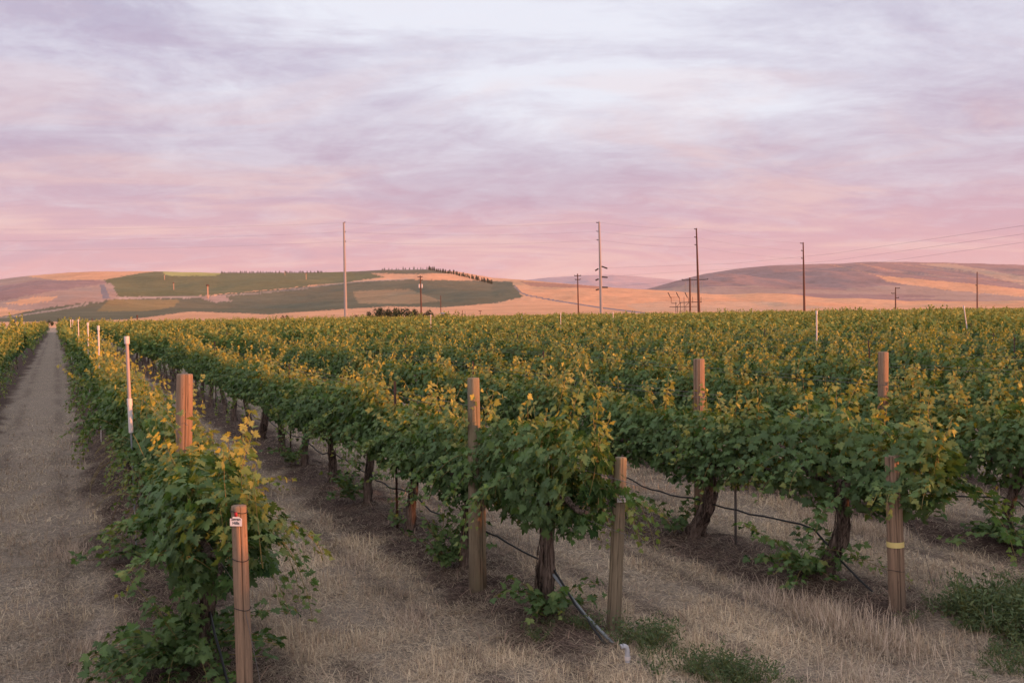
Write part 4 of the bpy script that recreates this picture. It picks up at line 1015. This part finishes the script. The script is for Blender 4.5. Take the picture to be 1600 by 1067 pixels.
# trees and bushes
def clump_mesh(seed, n, sx_, sy_, h, ls, trunk=.2, cone=False, lumps=6):
    g = np.random.default_rng(seed); c = g.normal(0, .36, (lumps, 3)); c[:, 2] = g.uniform(.30, .72, lumps)
    P_ = []
    for k in range(n):
        if cone:
            t = g.uniform(.12, 1); a = g.uniform(0, 2*pi); rr = (1-t)**.6*g.uniform(.4, 1)*(.8+.4*math.sin(a*3+t*9)); P_.append((cos(a)*rr, sin(a)*rr, t))
        else:
            q = c[g.integers(lumps)]; o = g.normal(0, 1, 3); o /= np.linalg.norm(o); P_.append(q+o*g.uniform(.12, .32)*np.array([1, 1, .9]))
    P_ = np.array(P_)*np.array([sx_/2, sy_/2, h]); P_[:, 2] = np.maximum(P_[:, 2], .05)
    t = g.normal(0, 1, (n, 3)); nn = P_-np.array([0, 0, h*.4])+g.normal(0, .5, (n, 3))
    tv, tf = leaf_template(2); y = t/np.linalg.norm(t, axis=1, keepdims=True); x = np.cross(y, nn); x /= np.linalg.norm(x, axis=1, keepdims=True); S = g.uniform(.6, 1.3, n)*ls
    v = P_[:, None]+S[:, None, None]*(tv[None, :, 0:1]*x[:, None]+tv[None, :, 1:2]*y[:, None]); f = tf[None]+np.arange(n)[:, None, None]*len(tv)
    cm = new_mesh('crown', v.reshape(-1, 3), f.reshape(-1, 3), M_TREE, False, {'tone': np.repeat(g.uniform(0, .9, n), len(tv))})
    b = MB(); b.tube([(0, 0, -.3), (.02*h, 0, h*.35), (.0, 0, h*.7)], (trunk, trunk*.8, trunk*.3), 6)
    for k in range(3): a = k*2.1+seed; b.tube([(0, 0, h*.25), (cos(a)*sx_*.22, sin(a)*sx_*.22, h*.6)], (trunk*.5, trunk*.2), 5)
    return cm, b.mesh('trunk', M_BARK)
def tree(name, m_, x, z, lab, cat, grp=None, s=1., rz=0.):
    X, Y, zz = at(x, z); e = obj(name, None, loc=(X, Y, zz), rz=rz, scale=s, label=lab, cat=cat, group=grp); obj('crown', m_[0], e); obj('trunk', m_[1], e)
BU = [clump_mesh(71+i, 900, 4.6, 3.6, 3.8, .28, .12, lumps=9) for i in range(3)]
tg = 'dark bushy trees at the far edge of the vineyard'
for i, (x, s, lab) in enumerate(((556, .9, 'round dark bush just right of the left steel pole'), (580, 1.15, 'dark bushy tree at the left end of the tree clump'), (592, 1.45, 'second dark bushy tree of the clump from the left'), (606, 1.35, 'third dark bushy tree of the clump from the left'), (620, 1.35, 'fourth dark bushy tree of the clump from the left'), (635, 1.4, 'bushy tree left of the pole with transformers'), (650, 1.35, 'bushy tree behind the pole with transformers'), (667, 1.2, 'low dark bush at the right end of the tree clump'), (445, .75, 'lone round dark bush left of the left steel pole'), (510, .45, 'small low bush left of the steel pole'), (80, .62, 'left dark bush at the end of the dirt path'), (96, .68, 'right dark bush at the end of the dirt path'), (22, .45, 'low bush beyond the row left of the path'), (5, .4, 'low bush at the left edge of the picture'), (45, .38, 'small bush between the left edge and the path end'))):
    tree('bushy_tree', BU[i % 3], x, 300+(i*7) % 30, lab, 'tree', tg, s, i*1.3)
CT = [clump_mesh(81+i, 240, 5.2, 3.2, 6.6, 1.0, .2, cone=True) for i in range(3)]
r6 = random.Random(11)
def windbreak(xs, zf, lab, grp, s=1.):
    for x in xs:
        m_ = CT[r6.randrange(3)]; tree('windbreak_tree', m_, x+r6.uniform(-1.6, 1.6), zf(x), lab, 'tree', grp, s*r6.uniform(.5, 1.12), r6.uniform(0, 6))
windbreak(np.arange(347, 512, 2.9), lambda x: 1880, 'dark slim tree in the windbreak on the left hill crest', 'windbreak on the left crest', .62)
windbreak(np.arange(598, 668, 5.5), lambda x: 1890, 'small slim tree in the sparse line left of the summit', 'sparse trees left of the summit', .8)
windbreak(np.concatenate([np.arange(668, 682, 2.), np.arange(682, 772, 2.6)]), lambda x: 1890-(x-668)*3.6, 'dark tree in the windbreak running down from the summit', 'windbreak running down from the summit', 1.15)
# tan posts standing in the hill vineyard
for x, y0, z, hpx, lab in ((259, 437, 1720, 8, 'small tan wind machine tower high in the left hill vineyard'), (273, 453, 1300, 11, 'tan wind machine tower in the middle of the left hill vineyard'), (326, 466, 1000, 20, 'largest tan wind machine tower, beside the pale track'), (447, 431, 1780, 7, 'tiny tan tower below the crest windbreak'), (480, 437, 1600, 10, 'tan tower right of the tiny one below the windbreak')):
    X = (x-800)/F*z
    # walk the slope until the ground shows at the wanted picture height
    zs = np.linspace(500, 1890, 500); hh = height((x-800)/F*zs, zs); yy = hor(x)-(hh-H)*F/zs; z = float(zs[np.argmin(np.abs(yy-y0))])
    X, Y, zz = at(x, z); h_ = hpx*z/F
    e = obj('wind_machine', None, loc=(X, Y, zz), label=lab, cat='tower', group='wind machines on the left hill'); b = MB(); b.tube([(0, 0, -1), (0, 0, h_)], (h_*.06, h_*.05), 8); obj('tower', b.mesh('tower', mat('tan_paint', (.42, .27, .2))[0]), e)
    b = MB(); b.box((0, 0, h_), (h_*.16, h_*.3, h_*.10)); obj('motor', b.mesh('motor', M_POLEW), e)
# end-of-row markers, shed and pump box at the far edge
for x, y0, m_, lab in ((144.5, 497, M_POLEW, 'thin reddish marker post at the far end of the rows, left'), (215, 493, M_POLEW, 'thick dark marker post at the far end of the rows'), (723, 485, M_POLEW, 'thin dark post right of the shed'), (727.5, 486, M_POLES, 'pale thin post right of the shed'), (751, 486, M_POLEW, 'small T shaped post at the far edge of the vines')):
    X, Y, zz = at(x, 262); zt = elev(y0, x, 262)-zz; b = MB(); b.tube([(0, 0, -.3), (0, 0, zt)], .16 if x == 215 else .08, 6); 
    if x in (751, 215): b.box((0, 0, zt), (.9 if x == 751 else .5, .12, .14))
    obj('marker_post', b.mesh('marker_post', m_), loc=(X, Y, zz), label=lab, cat='post', group='marker posts at the far edge')
X, Y, zz = at(694, 330); e = obj('farm_shed', None, loc=(X, Y, zz), rz=.2, label='small brownish shed right of the dark trees at the far edge of the vineyard', cat='shed')
b = MB(); b.box((0, 0, 1.0), (1.8, 1.5, 2.6)); obj('wall', b.mesh('wall', mat('shed_wall', (.22, .14, .12))[0]), e)
b = MB(); b.add([(-1.1, -1, 2.3), (1.1, -1, 2.3), (1.1, 1, 2.75), (-1.1, 1, 2.75), (-1.1, -1, 2.38), (1.1, -1, 2.38), (1.1, 1, 2.83), (-1.1, 1, 2.83)], [[0, 3, 2, 1], [4, 5, 6, 7], [0, 1, 5, 4], [2, 3, 7, 6], [0, 4, 7, 3], [1, 2, 6, 5]]); obj('roof', b.mesh('roof', M_POLES), e)
b = MB(); b.box((0, -.765, .9), (.7, .03, 1.9)); obj('door', b.mesh('door', M_DARK), e)

# thin evening haze: a closed box of even air round the whole scene
hm = bpy.data.materials.new('haze'); hm.use_nodes = True; hn = hm.node_tree; hn.nodes.clear()
pv = hn.nodes.new('ShaderNodeVolumePrincipled'); pv.inputs['Color'].default_value = (.95, .86, .90, 1); pv.inputs['Density'].default_value = 4.0e-5
om = hn.nodes.new('ShaderNodeOutputMaterial'); hn.links.new(pv.outputs[0], om.inputs['Volume'])
z0, z1 = ZR[0]-1.0, ZR[1]+14.0
b = MB(); b.box((0, 0, (z0+z1)/2), (18100, 18100, z1-z0)); obj('haze', b.mesh('haze', hm), kind='stuff', label='thin pinkish evening haze lying over the far hills', cat='haze')
print('haze z', z0, z1)
